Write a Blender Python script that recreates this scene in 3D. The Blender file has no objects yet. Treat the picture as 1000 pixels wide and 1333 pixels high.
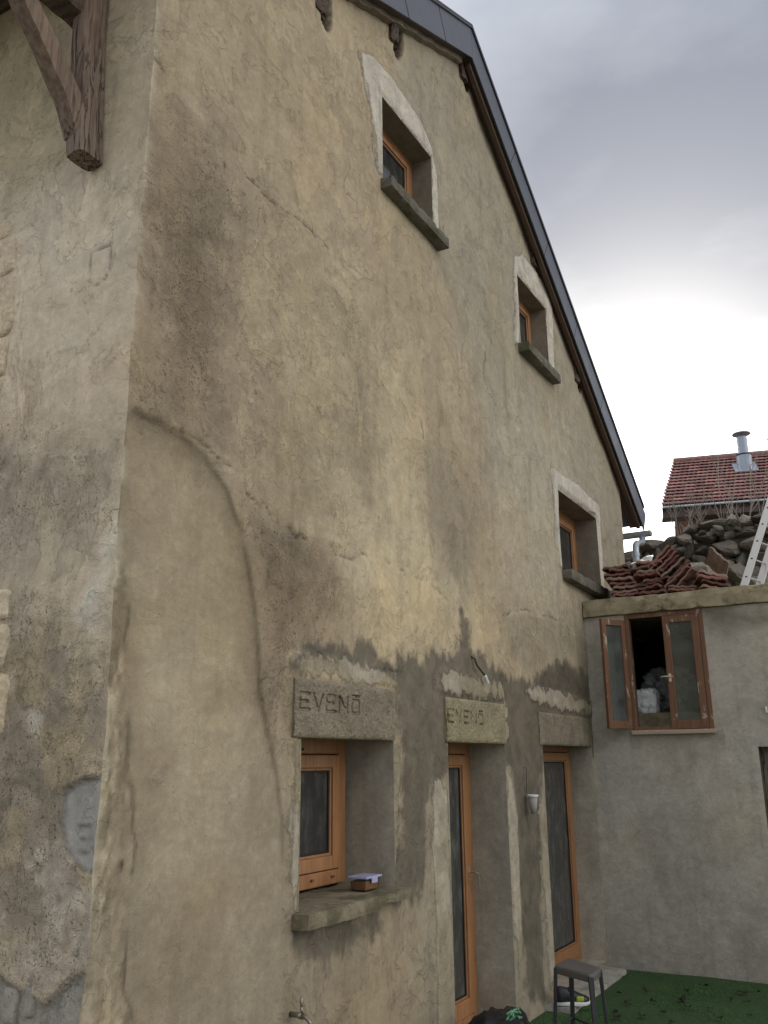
import bpy, bmesh, math, random
import numpy as np
from mathutils import Vector, Matrix, noise as mnoise

random.seed(7); np.random.seed(7)
scene = bpy.context.scene
COL = scene.collection
R = math.radians

# ------------------------------------------------------------------ camera
CAM = np.array([-2.7277, -2.9178, 2.0])
FW = np.array([0.83639967, 0.47634864, 0.27115965])
RT = np.array([0.49717587, -0.86759849, -0.00943491])
UP = np.array([-0.23076339, -0.14270539, 0.96248814])
FPX = 1153.92                      # focal length in pixels of the 1000 x 1333 photograph
cd = bpy.data.cameras.new('camera')
cam = bpy.data.objects.new('camera', cd); COL.objects.link(cam)
cam.matrix_world = Matrix(((RT[0], UP[0], -FW[0], CAM[0]), (RT[1], UP[1], -FW[1], CAM[1]),
                           (RT[2], UP[2], -FW[2], CAM[2]), (0, 0, 0, 1)))
cd.sensor_fit = 'VERTICAL'; cd.sensor_height = 36.0; cd.lens = 36.0 * FPX / 1333.0
cd.clip_start = 0.05; cd.clip_end = 900
scene.camera = cam

# ------------------------------------------------------------------ sun, sky, exposure
SUN = Vector((0.9306, 0.1958, 0.3094)).normalized()
SUN_EL = math.asin(SUN.z)
sl = bpy.data.lights.new('sun', 'SUN'); sl.energy = 1.3; sl.angle = R(11); sl.color = (1.0, 0.93, 0.82)
so = bpy.data.objects.new('sun', sl); COL.objects.link(so)
so.rotation_euler = SUN.to_track_quat('Z', 'Y').to_euler()

world = bpy.data.worlds.new('World'); scene.world = world; world.use_nodes = True
wt = world.node_tree; wt.nodes.clear()
def wn(t, **k):
    n = wt.nodes.new(t)
    for a, b in k.items(): setattr(n, a, b)
    return n
wl_ = wt.links.new
sky = wn('ShaderNodeTexSky', sky_type='NISHITA', sun_disc=False)
sky.sun_elevation = SUN_EL
sky.sun_rotation = math.atan2(SUN.x, SUN.y)
sky.dust_density = 1.0
bg1 = wn('ShaderNodeBackground'); bg1.inputs['Strength'].default_value = 0.06
wl_(sky.outputs[0], bg1.inputs['Color'])
# a layer of thin broken cloud over that sky, brighter round the veiled sun
tc = wn('ShaderNodeTexCoord')
nrm = wn('ShaderNodeVectorMath', operation='NORMALIZE'); wl_(tc.outputs['Generated'], nrm.inputs[0])
dt = wn('ShaderNodeVectorMath', operation='DOT_PRODUCT'); wl_(nrm.outputs[0], dt.inputs[0]); dt.inputs[1].default_value = SUN
glow = wn('ShaderNodeMapRange'); glow.inputs['From Min'].default_value = 0.80; glow.inputs['From Max'].default_value = 1.0
wl_(dt.outputs['Value'], glow.inputs['Value'])
def wpow(p_, k_):
    a_ = wn('ShaderNodeMath', operation='POWER'); wl_(glow.outputs[0], a_.inputs[0]); a_.inputs[1].default_value = p_
    b_ = wn('ShaderNodeMath', operation='MULTIPLY'); wl_(a_.outputs[0], b_.inputs[0]); b_.inputs[1].default_value = k_; return b_
g1_, g2_ = wpow(3.0, 0.24), wpow(16.0, 1.0)
gs_ = wn('ShaderNodeMath', operation='ADD'); wl_(g1_.outputs[0], gs_.inputs[0]); wl_(g2_.outputs[0], gs_.inputs[1])
mp = wn('ShaderNodeMapping'); wl_(nrm.outputs[0], mp.inputs['Vector']); mp.inputs['Scale'].default_value = (1.0, 1.0, 1.7)
mp.inputs['Location'].default_value = (-13.505, -1.786, -9.021)
cn = wn('ShaderNodeTexNoise'); cn.inputs['Scale'].default_value = 0.85; cn.inputs['Detail'].default_value = 8; cn.inputs['Roughness'].default_value = 0.50
cn.inputs['Distortion'].default_value = 0.2
wl_(mp.outputs[0], cn.inputs['Vector'])
cr = wn('ShaderNodeValToRGB')
els = cr.color_ramp.elements
els[0].position = 0.30; els[0].color = (0.100, 0.110, 0.135, 1)
els[1].position = 0.64; els[1].color = (1.12, 1.10, 1.07, 1)
e = els.new(0.50); e.color = (0.30, 0.315, 0.345, 1)
wl_(cn.outputs['Fac'], cr.inputs['Fac'])
ga = wn('ShaderNodeVectorMath', operation='SCALE'); ga.inputs[0].default_value = (1.0, 0.95, 0.86); gm_ = wn('ShaderNodeMapRange'); gm_.inputs['From Min'].default_value = 0.3; gm_.inputs['From Max'].default_value = 0.6; gm_.inputs['To Min'].default_value = 0.5; gm_.inputs['To Max'].default_value = 1.4; wl_(cn.outputs['Fac'], gm_.inputs['Value'])
gx_ = wn('ShaderNodeMath', operation='MULTIPLY'); wl_(gs_.outputs[0], gx_.inputs[0]); wl_(gm_.outputs[0], gx_.inputs[1])
wl_(gx_.outputs[0], ga.inputs['Scale'])
ad = wn('ShaderNodeVectorMath', operation='ADD'); wl_(cr.outputs['Color'], ad.inputs[0]); wl_(ga.outputs[0], ad.inputs[1])
bg2 = wn('ShaderNodeBackground'); wl_(ad.outputs[0], bg2.inputs['Color']); bg2.inputs['Strength'].default_value = 1.0
mx = wn('ShaderNodeMixShader'); mx.inputs['Fac'].default_value = 0.95
wl_(bg1.outputs[0], mx.inputs[1]); wl_(bg2.outputs[0], mx.inputs[2])
wo = wn('ShaderNodeOutputWorld'); wl_(mx.outputs[0], wo.inputs['Surface'])

vs = scene.view_settings
scene.display_settings.display_device = 'sRGB'
vs.view_transform = 'Standard'; vs.look = 'None'; vs.exposure = 1.45; vs.gamma = 1.0; vs.use_curve_mapping = False
scene.cycles.max_bounces = 6; scene.cycles.diffuse_bounces = 4
scene.cycles.use_denoising = True

# ------------------------------------------------------------------ measuring helpers: sight lines onto the real planes
def ray(px, py): return FW + RT * ((px - 500) / FPX) + UP * ((666.5 - py) / FPX)
def onY(px, py, y=0.0):            # point on a plane parallel to the gable wall
    r = ray(px, py); return CAM + r * ((y - CAM[1]) / r[1])
def onX(px, py, x=0.0):            # point on a plane parallel to the front wall
    r = ray(px, py); return CAM + r * ((x - CAM[0]) / r[0])
def onZ(px, py, z=0.0):
    r = ray(px, py); return CAM + r * ((z - CAM[2]) / r[2])
def gx(px, py, y=0.0): p = onY(px, py, y); return (p[0], p[2])
def fx(px, py, x=0.0): p = onX(px, py, x); return (p[1], p[2])

# ------------------------------------------------------------------ numpy noise and distance fields
def _hash(i, j, s):
    n = (i * 374761393 + j * 668265263 + s * 2147483647) & 0xffffffff
    n = ((n ^ (n >> 13)) * 1274126177) & 0xffffffff
    return ((n ^ (n >> 16)) & 0xffff) / 65535.0
def vnoise(x, y, s=0):
    xi = np.floor(x).astype(np.int64); yi = np.floor(y).astype(np.int64)
    fx_ = x - xi; fy_ = y - yi
    u = fx_ * fx_ * (3 - 2 * fx_); v = fy_ * fy_ * (3 - 2 * fy_)
    a = _hash(xi, yi, s); b = _hash(xi + 1, yi, s); c = _hash(xi, yi + 1, s); d = _hash(xi + 1, yi + 1, s)
    return (a * (1 - u) + b * u) * (1 - v) + (c * (1 - u) + d * u) * v
def fbm(x, y, sc=1.0, oc=5, s=0, rough=0.5):
    t = 0; a = 1; n = 0
    for k in range(oc):
        t = t + a * vnoise(x * sc * 2 ** k + 13.7 * k, y * sc * 2 ** k + 7.1 * k, s + k); n += a; a *= rough
    return t / n
def seg_dist(x, y, a, b):
    ax, ay = a; bx, by = b
    dx, dy = bx - ax, by - ay; L = dx * dx + dy * dy + 1e-12
    t = np.clip(((x - ax) * dx + (y - ay) * dy) / L, 0, 1)
    return np.hypot(x - ax - t * dx, y - ay - t * dy)
def line_dist(x, y, pts):
    d = None
    for a, b in zip(pts[:-1], pts[1:]):
        e_ = seg_dist(x, y, a, b); d = e_ if d is None else np.minimum(d, e_)
    return d
def poly_sdf(x, y, pts):           # negative inside
    d = line_dist(x, y, list(pts) + [pts[0]])
    ins = np.zeros(x.shape, bool)
    n = len(pts)
    for i in range(n):
        (x0, y0), (x1, y1) = pts[i], pts[(i + 1) % n]
        if y0 == y1: continue
        c = ((y0 > y) != (y1 > y)) & (x < (x1 - x0) * (y - y0) / (y1 - y0) + x0)
        ins ^= c
    return np.where(ins, -d, d)
def sstep(a, b, v):
    t = np.clip((v - a) / (b - a), 0, 1); return t * t * (3 - 2 * t)

# ------------------------------------------------------------------ materials
class NT:
    def __init__(s, name):
        s.m = bpy.data.materials.new(name); s.m.use_nodes = True
        s.t = s.m.node_tree; s.b = s.t.nodes['Principled BSDF']
        s.tc = s.t.nodes.new('ShaderNodeTexCoord')
    def n(s, t, **k):
        x = s.t.nodes.new(t)
        for a, b in k.items(): setattr(x, a, b)
        return x
    def put(s, v, sock):
        if isinstance(v, (int, float)):
            sock.default_value = v if sock.type == 'VALUE' else (v, v, v, 1)[:len(sock.default_value)]
        elif isinstance(v, (tuple, list)):
            sock.default_value = tuple(v) + (1,) if (len(v) == 3 and sock.type == 'RGBA') else tuple(v)
        else: s.t.links.new(v, sock)
    def vec(s, scale=(1, 1, 1), src='Object', rot=(0, 0, 0)):
        m = s.n('ShaderNodeMapping'); s.t.links.new(s.tc.outputs[src], m.inputs['Vector'])
        m.inputs['Scale'].default_value = scale; m.inputs['Rotation'].default_value = rot
        return m.outputs[0]
    def noise(s, scale, det=5, rough=0.55, vec=None, dist=0.0):
        x = s.n('ShaderNodeTexNoise'); x.inputs['Scale'].default_value = scale; x.inputs['Detail'].default_value = det
        x.inputs['Roughness'].default_value = rough; x.inputs['Distortion'].default_value = dist
        s.t.links.new(vec if vec is not None else s.tc.outputs['Object'], x.inputs['Vector'])
        return x.outputs['Fac']
    def voro(s, scale, feat='F1', vec=None, out='Distance', rnd=1.0):
        x = s.n('ShaderNodeTexVoronoi', feature=feat); x.inputs['Scale'].default_value = scale
        x.inputs['Randomness'].default_value = rnd
        s.t.links.new(vec if vec is not None else s.tc.outputs['Object'], x.inputs['Vector'])
        return x.outputs[out]
    def math(s, op, a, b=0.0, clamp=False):
        x = s.n('ShaderNodeMath', operation=op); x.use_clamp = clamp
        s.put(a, x.inputs[0]); s.put(b, x.inputs[1]); return x.outputs[0]
    def rng(s, v, a, b, c=0.0, d=1.0, smooth=True):
        x = s.n('ShaderNodeMapRange'); x.interpolation_type = 'SMOOTHSTEP' if smooth else 'LINEAR'
        s.put(v, x.inputs['Value'])
        for k, q in (('From Min', a), ('From Max', b), ('To Min', c), ('To Max', d)): x.inputs[k].default_value = q
        return x.outputs[0]
    def mix(s, f, a, b, mode='MIX'):
        x = s.n('ShaderNodeMix', data_type='RGBA', blend_type=mode); x.clamp_factor = True
        s.put(f, x.inputs[0]); s.put(a, x.inputs[6]); s.put(b, x.inputs[7]); return x.outputs[2]
    def mul(s, col, f):
        x = s.n('ShaderNodeVectorMath', operation='SCALE'); s.put(col, x.inputs[0]); s.put(f, x.inputs['Scale']); return x.outputs[0]
    def attr(s, name, out='Fac'):
        x = s.n('ShaderNodeAttribute', attribute_name=name); return x.outputs[out]
    def rand(s):
        return s.n('ShaderNodeObjectInfo').outputs['Random']
    def bump(s, h, dist=0.01, strength=1.0, prev=None):
        x = s.n('ShaderNodeBump'); x.inputs['Distance'].default_value = dist
        s.put(strength, x.inputs['Strength']); s.t.links.new(h, x.inputs['Height'])
        if prev is not None: s.t.links.new(prev, x.inputs['Normal'])
        return x.outputs[0]
    def out(s, col, rough=0.8, nrm=None, metal=0.0, spec=0.3):
        s.put(col, s.b.inputs['Base Color']); s.put(rough, s.b.inputs['Roughness'])
        s.b.inputs['Metallic'].default_value = metal; s.b.inputs['Specular IOR Level'].default_value = spec
        if nrm is not None: s.t.links.new(nrm, s.b.inputs['Normal'])
        return s.m

def plaster_mat(name, laps=1.0, pale=(0.60, 0.545, 0.45), damp=(0.082, 0.070, 0.052)):
    t = NT(name)
    n_big = t.noise(0.9, 6, 0.6); n_mid = t.noise(5.5, 8, 0.68, dist=0.4); n_sm = t.noise(32, 6, 0.65)
    n_fine = t.noise(120, 3, 0.6)
    streak = t.noise(2.6, 6, 0.62, t.vec((2.4, 2.4, 0.22)))
    trowel = t.noise(3.0, 7, 0.6, t.vec((1.0, 1.0, 2.6), rot=(0, 0.5, 0)), dist=1.2)
    col = t.attr('tint', 'Color')
    rough = t.attr('rough')
    # mottling: every plaster patch is lighter and darker within itself
    blot = t.noise(13, 9, 0.74, dist=0.6); scr = t.noise(5.0, 9, 0.72, t.vec((1.0, 1.0, 2.2), rot=(0, 0.9, 0)), dist=1.6)
    col = t.mix(t.math('ADD', 0.42, t.math('MULTIPLY', rough, 0.6), True), col, t.mul(col, t.rng(n_mid, 0.28, 0.72, 0.62, 1.38, False)))
    col = t.mul(col, t.rng(blot, 0.28, 0.72, 0.88, 1.12, False))
    col = t.mul(col, t.rng(scr, 0.30, 0.70, 0.91, 1.09, False))
    col = t.mul(col, t.rng(n_sm, 0.25, 0.75, 0.91, 1.09, False))
    col = t.mix(t.rng(n_big, 0.45, 0.7, 0, 0.4), col, t.mix(1.0, col, (1.12, 1.0, 0.80, 1), 'MULTIPLY'))
    col = t.mix(t.rng(streak, 0.5, 0.72, 0, 0.4), col, t.mul(col, 0.66))
    col = t.mix(t.rng(streak, 0.42, 0.28, 0, 0.3), col, t.mul(col, 1.28))
    # successive skims of plaster: crisp, slightly proud laps
    skA = t.noise(1.5, 10, 0.62, t.vec((1, 1, 0.8)), dist=0.5); skB = t.noise(2.9, 10, 0.66, dist=0.9)
    fA = t.rng(skA, 0.530, 0.538); rA = t.math('MULTIPLY', t.rng(skA, 0.516, 0.530), t.rng(skA, 0.540, 0.531))
    fB = t.rng(skB, 0.560, 0.572); rB = t.math('MULTIPLY', t.rng(skB, 0.545, 0.559), t.rng(skB, 0.572, 0.561))
    calm = t.math('MULTIPLY', t.math('SUBTRACT', 1.0, t.math('MULTIPLY', t.attr('calm'), 0.7)), laps)
    fA, rA, fB, rB = [t.math('MULTIPLY', q, calm) for q in (fA, rA, fB, rB)]
    col = t.mix(t.math('MULTIPLY', fA, 0.8), col, t.mul(t.mix(1.0, col, (1.0, 0.985, 0.95, 1), 'MULTIPLY'), 1.16))
    col = t.mix(t.math('MULTIPLY', fB, 0.7), col, t.mul(col, 0.84))
    col = t.mix(t.math('MULTIPLY', t.math('MAXIMUM', rA, t.math('MULTIPLY', rB, 0.7)), t.rng(blot, 0.4, 0.6, 0.0, 0.55)), col, t.mul(col, 0.5))
    vd = t.n('ShaderNodeVectorMath', operation='ADD'); t.t.links.new(t.tc.outputs['Object'], vd.inputs[0])
    wcl = t.n('ShaderNodeTexNoise'); wcl.inputs['Scale'].default_value = 3.5; wcl.inputs['Detail'].default_value = 6; t.t.links.new(t.tc.outputs['Object'], wcl.inputs['Vector'])
    wsc = t.n('ShaderNodeVectorMath', operation='SCALE'); t.t.links.new(wcl.outputs['Color'], wsc.inputs[0]); wsc.inputs['Scale'].default_value = 0.45; t.t.links.new(wsc.outputs[0], vd.inputs[1])
    hc = t.rng(t.voro(0.8, 'DISTANCE_TO_EDGE', vd.outputs[0]), 0.0040, 0.0005); hc = t.math('MULTIPLY', hc, t.math('MULTIPLY', t.rng(t.noise(1.1, 3, 0.5), 0.55, 0.62), calm))
    col = t.mix(t.math('MULTIPLY', hc, 0.75), col, t.mul(col, 0.35))
    # thin scratches and hairlines of the trowel
    hl = t.math('MULTIPLY', t.rng(t.noise(3.2, 5, 0.6, dist=1.0), 0.485, 0.5), t.rng(t.noise(3.2, 5, 0.6, dist=1.0), 0.515, 0.5))
    hl = t.math('MULTIPLY', hl, t.rng(blot, 0.45, 0.6))
    col = t.mix(t.math('MULTIPLY', hl, 0.38), col, t.mul(col, 0.45))
    # damp and pale patches with crisp ragged rims (signed distances stored on the wall)
    wob = t.math('MULTIPLY', t.math('SUBTRACT', n_mid, 0.5), 0.26)
    wob2 = t.math('MULTIPLY', t.math('SUBTRACT', n_sm, 0.5), 0.05)
    wv = t.math('ADD', wob, wob2)
    dsd = t.math('ADD', t.attr('damp'), t.math('MULTIPLY', t.math('SUBTRACT', streak, 0.5), 0.30))
    dfac = t.rng(t.math('ADD', dsd, t.math('MULTIPLY', wv, 1.0)), 0.085, -0.01, 0, 0.82)
    dcol = t.mix(t.rng(n_mid, 0.35, 0.65), damp, t.mul(damp, 1.75))
    col = t.mix(dfac, col, dcol)
    soil = t.attr('soil')
    psd = t.math('ADD', t.attr('pale'), t.math('MULTIPLY', wv, t.math('ADD', 0.85, t.math('MULTIPLY', soil, 0.2))))
    psd = t.math('ADD', psd, t.math('MULTIPLY', t.math('MULTIPLY', t.math('SUBTRACT', streak, 0.42), soil), 0.28))
    pfac = t.rng(psd, 0.012, -0.012, 0, 1.0)
    pcol = t.mul(t.mul(pale, t.rng(n_mid, 0.28, 0.72, 0.66, 1.2, False)), t.rng(blot, 0.28, 0.72, 0.78, 1.18, False))
    pcol = t.mix(t.rng(streak, 0.52, 0.68, 0, 0.65), pcol, t.mul(pcol, 0.55))
    pcol = t.mix(t.rng(n_sm, 0.56, 0.70, 0, 0.5), pcol, t.mul(pcol, 0.6))
    pcol = t.mix(soil, pcol, t.mul(t.mix(1.0, pcol, (1.0, 0.93, 0.76, 1), 'MULTIPLY'), 0.60))
    col = t.mix(t.math('MULTIPLY', pfac, 0.92), col, pcol)
    prim = t.math('MULTIPLY', t.rng(psd, 0.03, 0.012), t.rng(psd, -0.004, 0.010))
    col = t.mix(t.math('MULTIPLY', prim, 0.45), col, t.mul(col, 0.5))
    # gritty render: pits and dark grains
    pit = t.rng(t.noise(58, 4, 0.7), 0.59, 0.68)
    grit = t.rng(t.noise(150, 2, 0.6), 0.60, 0.70)
    gate = t.rng(n_mid, 0.42, 0.60)
    pm = t.math('MULTIPLY', t.math('MULTIPLY', t.math('MAXIMUM', pit, t.math('MULTIPLY', grit, 0.7)), t.math('ADD', rough, 0.16)), t.math('ADD', gate, 0.35), True)
    col = t.mix(t.math('MULTIPLY', pm, 0.85), col, t.mul(col, 0.30))
    gn = t.noise(210, 2, 0.5)
    col = t.mul(col, t.rng(gn, 0.25, 0.75, 0.88, 1.12, False))
    spk = t.rng(t.voro(26, 'F1'), 0.10, 0.04); spk = t.math('MULTIPLY', spk, t.rng(t.noise(9, 4, 0.6), 0.52, 0.62))
    col = t.mix(t.math('MULTIPLY', spk, 0.6), col, t.mul(col, 0.3))
    lite = t.math('MULTIPLY', t.rng(t.noise(95, 3, 0.6), 0.63, 0.72), t.math('ADD', t.math('MULTIPLY', rough, 0.5), 0.12))
    col = t.mix(lite, col, t.mul(col, 1.5))
    # dirt held in cracks and laps
    gr = t.attr('groove')
    grn = t.math('MULTIPLY', gr, t.rng(n_sm, 0.25, 0.55, 0.45, 1.0), True)
    col = t.mix(grn, col, t.mul(col, 0.30))
    h = t.math('ADD', t.math('MULTIPLY', n_mid, 1.0), t.math('MULTIPLY', n_sm, 0.35))
    h = t.math('ADD', h, t.math('MULTIPLY', trowel, 0.5))
    h2 = t.math('SUBTRACT', t.math('MULTIPLY', n_fine, t.math('ADD', t.math('MULTIPLY', rough, 0.9), 0.22)), pm)
    h3 = t.math('ADD', t.math('MULTIPLY', pfac, 0.5), t.math('SUBTRACT', t.math('ADD', t.math('MULTIPLY', fA, 0.30), t.math('MULTIPLY', fB, -0.25)), t.math('MULTIPLY', hc, 0.5)))
    h = t.math('ADD', h, t.math('MULTIPLY', blot, 0.6)); h = t.math('SUBTRACT', h, t.math('MULTIPLY', hl, 0.35))
    nb = t.bump(h, 0.012, t.math('ADD', 0.22, t.math('MULTIPLY', rough, 0.8), True))
    nb = t.bump(h2, 0.005, t.math('ADD', 0.4, t.math('MULTIPLY', rough, 0.6), True), nb)
    nb = t.bump(h3, 0.010, 1.0, nb)
    rg = t.rng(dfac, 0, 0.8, 0.92, 0.62, False)
    return t.out(col, rg, nb, spec=0.25)

def concrete_mat(name, c=(0.24, 0.225, 0.19), moss=0.0, grain=1.0, gl=(0.075, 0.08, 0.035)):
    t = NT(name)
    nm = t.noise(6, 7, 0.65); ns = t.noise(70, 4, 0.7); nf = t.noise(190, 2, 0.6)
    col = t.mul(c, t.rng(nm, 0.25, 0.75, 0.62, 1.3, False))
    col = t.mul(col, t.rng(ns, 0.25, 0.75, 1 - 0.35 * grain, 1 + 0.35 * grain, False))
    sp = t.rng(ns, 0.58, 0.68)
    col = t.mix(t.math('MULTIPLY', sp, 0.55 * grain), col, t.mul(col, 0.32))
    lt = t.rng(nf, 0.6, 0.7)
    col = t.mix(t.math('MULTIPLY', lt, 0.45 * grain), col, (0.42, 0.39, 0.31))
    if moss:
        mo = t.rng(t.noise(4.2, 7, 0.7), 0.5 - 0.16 * moss, 0.62)
        col = t.mix(t.math('MULTIPLY', mo, 0.75), col, gl)
    h = t.math('SUBTRACT', t.math('ADD', nm, t.math('MULTIPLY', nf, 0.5 * grain)), t.math('MULTIPLY', sp, 0.8 * grain))
    return t.out(col, 0.9, t.bump(h, 0.006, 0.9), spec=0.2)

def oldwood_mat(name, a=(0.27, 0.195, 0.14), b=(0.125, 0.086, 0.062), axis='Z'):
    t = NT(name)
    sc = {'Z': (9, 9, 0.7), 'X': (0.7, 9, 9), 'Y': (9, 0.7, 9)}[axis]
    g = t.noise(3.4, 8, 0.7, t.vec(sc), dist=0.5); g2 = t.noise(1.6, 5, 0.6)
    ck = t.rng(t.noise(1.9, 4, 0.6, t.vec(tuple(q * 1.2 for q in sc)), dist=0.8), 0.47, 0.505)
    ck2 = t.rng(t.noise(1.9, 4, 0.6, t.vec(tuple(q * 1.2 for q in sc)), dist=0.8), 0.55, 0.515)
    crack = t.math('MULTIPLY', ck, ck2)
    col = t.mix(t.rng(g, 0.32, 0.68), b, a)
    col = t.mix(t.rng(g2, 0.4, 0.7, 0, 0.5), col, (0.25, 0.215, 0.18))
    crack = t.math('MULTIPLY', crack, t.rng(g2, 0.42, 0.62))
    col = t.mix(t.math('MULTIPLY', crack, 0.85), col, (0.02, 0.014, 0.01))
    h = t.math('SUBTRACT', g, t.math('MULTIPLY', crack, 0.9))
    return t.out(col, 0.85, t.bump(h, 0.008, 1.0), spec=0.2)

def paintwood_mat(name, c, wear=0.0, axis='Z', under=(0.42, 0.36, 0.28), rough=0.42):
    t = NT(name)
    sc = {'Z': (14, 14, 0.8), 'X': (0.8, 14, 14), 'Y': (14, 0.8, 14)}[axis]
    g = t.noise(3, 6, 0.6, t.vec(sc)); d = t.noise(7, 6, 0.65)
    col = t.mul(c, t.rng(g, 0.25, 0.75, 0.66, 1.22, False))
    col = t.mix(t.rng(d, 0.5, 0.75, 0, 0.4), col, t.mul(col, 0.6))
    if wear:
        w = t.rng(t.noise(11, 6, 0.7, t.vec(tuple(0.4 + 0.05 * q for q in sc))), 0.66 - 0.14 * wear, 0.70 - 0.14 * wear)
        col = t.mix(w, col, under)
    return t.out(col, rough, t.bump(g, 0.002, 0.6), spec=0.4)

def simple_mat(name, c, rough=0.6, metal=0.0, var=0.15, sc=12, bump=0.002, spec=0.4):
    t = NT(name)
    n = t.noise(sc, 6, 0.6); r_ = t.rand()
    col = t.mul(c, t.rng(n, 0.25, 0.75, 1 - var, 1 + var, False))
    col = t.mul(col, t.rng(r_, 0, 1, 1 - var, 1 + var, False))
    return t.out(col, t.rng(n, 0.3, 0.7, max(0.05, rough - 0.1), min(1, rough + 0.1), False), t.bump(n, bump, 0.7), metal, spec)

def dark_glass_mat(name, c=(0.018, 0.019, 0.019)):
    t = NT(name)
    n = t.noise(2.5, 6, 0.6); n2 = t.noise(14, 5, 0.65, t.vec((1, 1, 0.4)))
    col = t.mix(t.rng(n2, 0.42, 0.75, 0, 0.7), c, t.mul(c, 2.8))
    return t.out(col, t.rng(n2, 0.35, 0.75, 0.05, 0.22, False), t.bump(n, 0.0015, 0.4), spec=0.5)

def clear_glass_mat(name, tint=(0.80, 0.86, 0.82), dirt=0.18):
    t = NT(name)
    tr = t.n('ShaderNodeBsdfTransparent'); tr.inputs[0].default_value = tint + (1,)
    gl = t.n('ShaderNodeBsdfGlossy'); gl.inputs['Roughness'].default_value = 0.04
    df = t.n('ShaderNodeBsdfDiffuse'); df.inputs[0].default_value = (0.30, 0.31, 0.28, 1)
    fr = t.n('ShaderNodeFresnel'); fr.inputs['IOR'].default_value = 1.5
    m1 = t.n('ShaderNodeMixShader'); t.t.links.new(fr.outputs[0], m1.inputs[0]); t.t.links.new(tr.outputs[0], m1.inputs[1]); t.t.links.new(gl.outputs[0], m1.inputs[2])
    m2 = t.n('ShaderNodeMixShader'); t.put(t.rng(t.noise(6, 6, 0.6), 0.3, 0.75, dirt * 0.5, dirt * 1.6, False), m2.inputs[0])
    t.t.links.new(m1.outputs[0], m2.inputs[1]); t.t.links.new(df.outputs[0], m2.inputs[2])
    t.t.links.new(m2.outputs[0], t.t.nodes['Material Output'].inputs['Surface'])
    return t.m

def stone_mat(name, cols, moss=0.25):
    t = NT(name)
    r_ = t.rand(); n = t.noise(7, 7, 0.7); n2 = t.noise(40, 4, 0.65)
    rp = t.n('ShaderNodeValToRGB'); rp.color_ramp.interpolation = 'LINEAR'
    es = rp.color_ramp.elements
    es[0].position = 0; es[0].color = cols[0] + (1,); es[1].position = 1; es[1].color = cols[-1] + (1,)
    for i, c in enumerate(cols[1:-1]):
        q = es.new((i + 1) / (len(cols) - 1)); q.color = c + (1,)
    t.t.links.new(r_, rp.inputs['Fac'])
    col = t.mul(rp.outputs['Color'], t.rng(n, 0.25, 0.75, 0.55, 1.35, False))
    col = t.mul(col, t.rng(n2, 0.25, 0.75, 0.8, 1.2, False))
    if moss:
        col = t.mix(t.rng(t.noise(5, 6, 0.7, t.vec((1, 1, 1), 'Object')), 0.54, 0.66, 0, moss), col, (0.13, 0.135, 0.075))
    h = t.math('ADD', n, t.math('MULTIPLY', n2, 0.4))
    h = t.math('ADD', h, t.math('MULTIPLY', t.noise(18, 5, 0.7), 0.5))
    return t.out(col, 0.9, t.bump(h, 0.03, 1.0), spec=0.2)

M = {}
M['plaster'] = plaster_mat('lime_plaster', 0.62)
M['facade'] = plaster_mat('front_plaster', 0.65, pale=(0.42, 0.39, 0.34), damp=(0.15, 0.125, 0.095))
M['annexplaster'] = plaster_mat('cement_render', 0.22, pale=(0.34, 0.32, 0.27), damp=(0.14, 0.13, 0.105))
M['lintel'] = concrete_mat('lintel_concrete', (0.26, 0.222, 0.155), 0.0, 1.5)
M['lintel_pale'] = concrete_mat('lintel_pale', (0.31, 0.265, 0.16), 0.0, 1.0)
M['lintel_smooth'] = concrete_mat('lintel_smooth', (0.235, 0.20, 0.14), 0.0, 0.7)
M['sill'] = concrete_mat('sill_concrete', (0.16, 0.145, 0.115), 0.3, 0.7)
M['mossysill'] = concrete_mat('mossy_sill', (0.25, 0.21, 0.14), 0.45, 0.7, (0.085, 0.08, 0.04))
M['coping'] = concrete_mat('coping_concrete', (0.36, 0.305, 0.20), 0.22, 0.6, (0.13, 0.105, 0.06))
M['ground'] = concrete_mat('yard_concrete', (0.22, 0.21, 0.18), 0.2, 0.6)
M['slabwhite'] = concrete_mat('pale_step', (0.40, 0.38, 0.33), 0.25, 0.6, (0.22, 0.2, 0.15))
M['oldwoodZ'] = oldwood_mat('weathered_timber', axis='Z')
M['oldwoodY'] = oldwood_mat('old_timber_dark', (0.13, 0.09, 0.062), (0.04, 0.028, 0.02), axis='Y')
M['brownboard'] = paintwood_mat('brown_soffit', (0.095, 0.060, 0.042), 0.0, 'X', rough=0.7)
M['orange'] = paintwood_mat('stained_window_wood', (0.36, 0.175, 0.075), 0.0, 'Z')
M['redwood'] = paintwood_mat('worn_brown_wood', (0.18, 0.088, 0.046), 0.5, 'Z', rough=0.55)
M['gasket'] = simple_mat('black_gasket', (0.012, 0.011, 0.010), 0.6)
M['pane'] = dark_glass_mat('window_pane', (0.035, 0.035, 0.033))
M['pane_grey'] = dark_glass_mat('door_pane', (0.05, 0.051, 0.047))
M['clear'] = clear_glass_mat('old_clear_pane')
M['zinc'] = simple_mat('zinc_sheet', (0.075, 0.08, 0.098), 0.42, 0.0, 0.10, 5, 0.004, 0.5)
M['zinc_dark'] = simple_mat('dark_trim', (0.022, 0.023, 0.027), 0.45)
M['galv'] = simple_mat('galvanised_pipe', (0.42, 0.46, 0.50), 0.35, 0.35, 0.12, 8)
M['steel'] = simple_mat('flue_steel', (0.30, 0.34, 0.40), 0.40, 0.3, 0.10, 6)
M['alu'] = simple_mat('aluminium', (0.50, 0.49, 0.46), 0.45, 0.1, 0.08, 10)
M['black'] = simple_mat('black_plastic', (0.012, 0.012, 0.013), 0.35, 0, 0.2, 14, 0.006)
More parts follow.
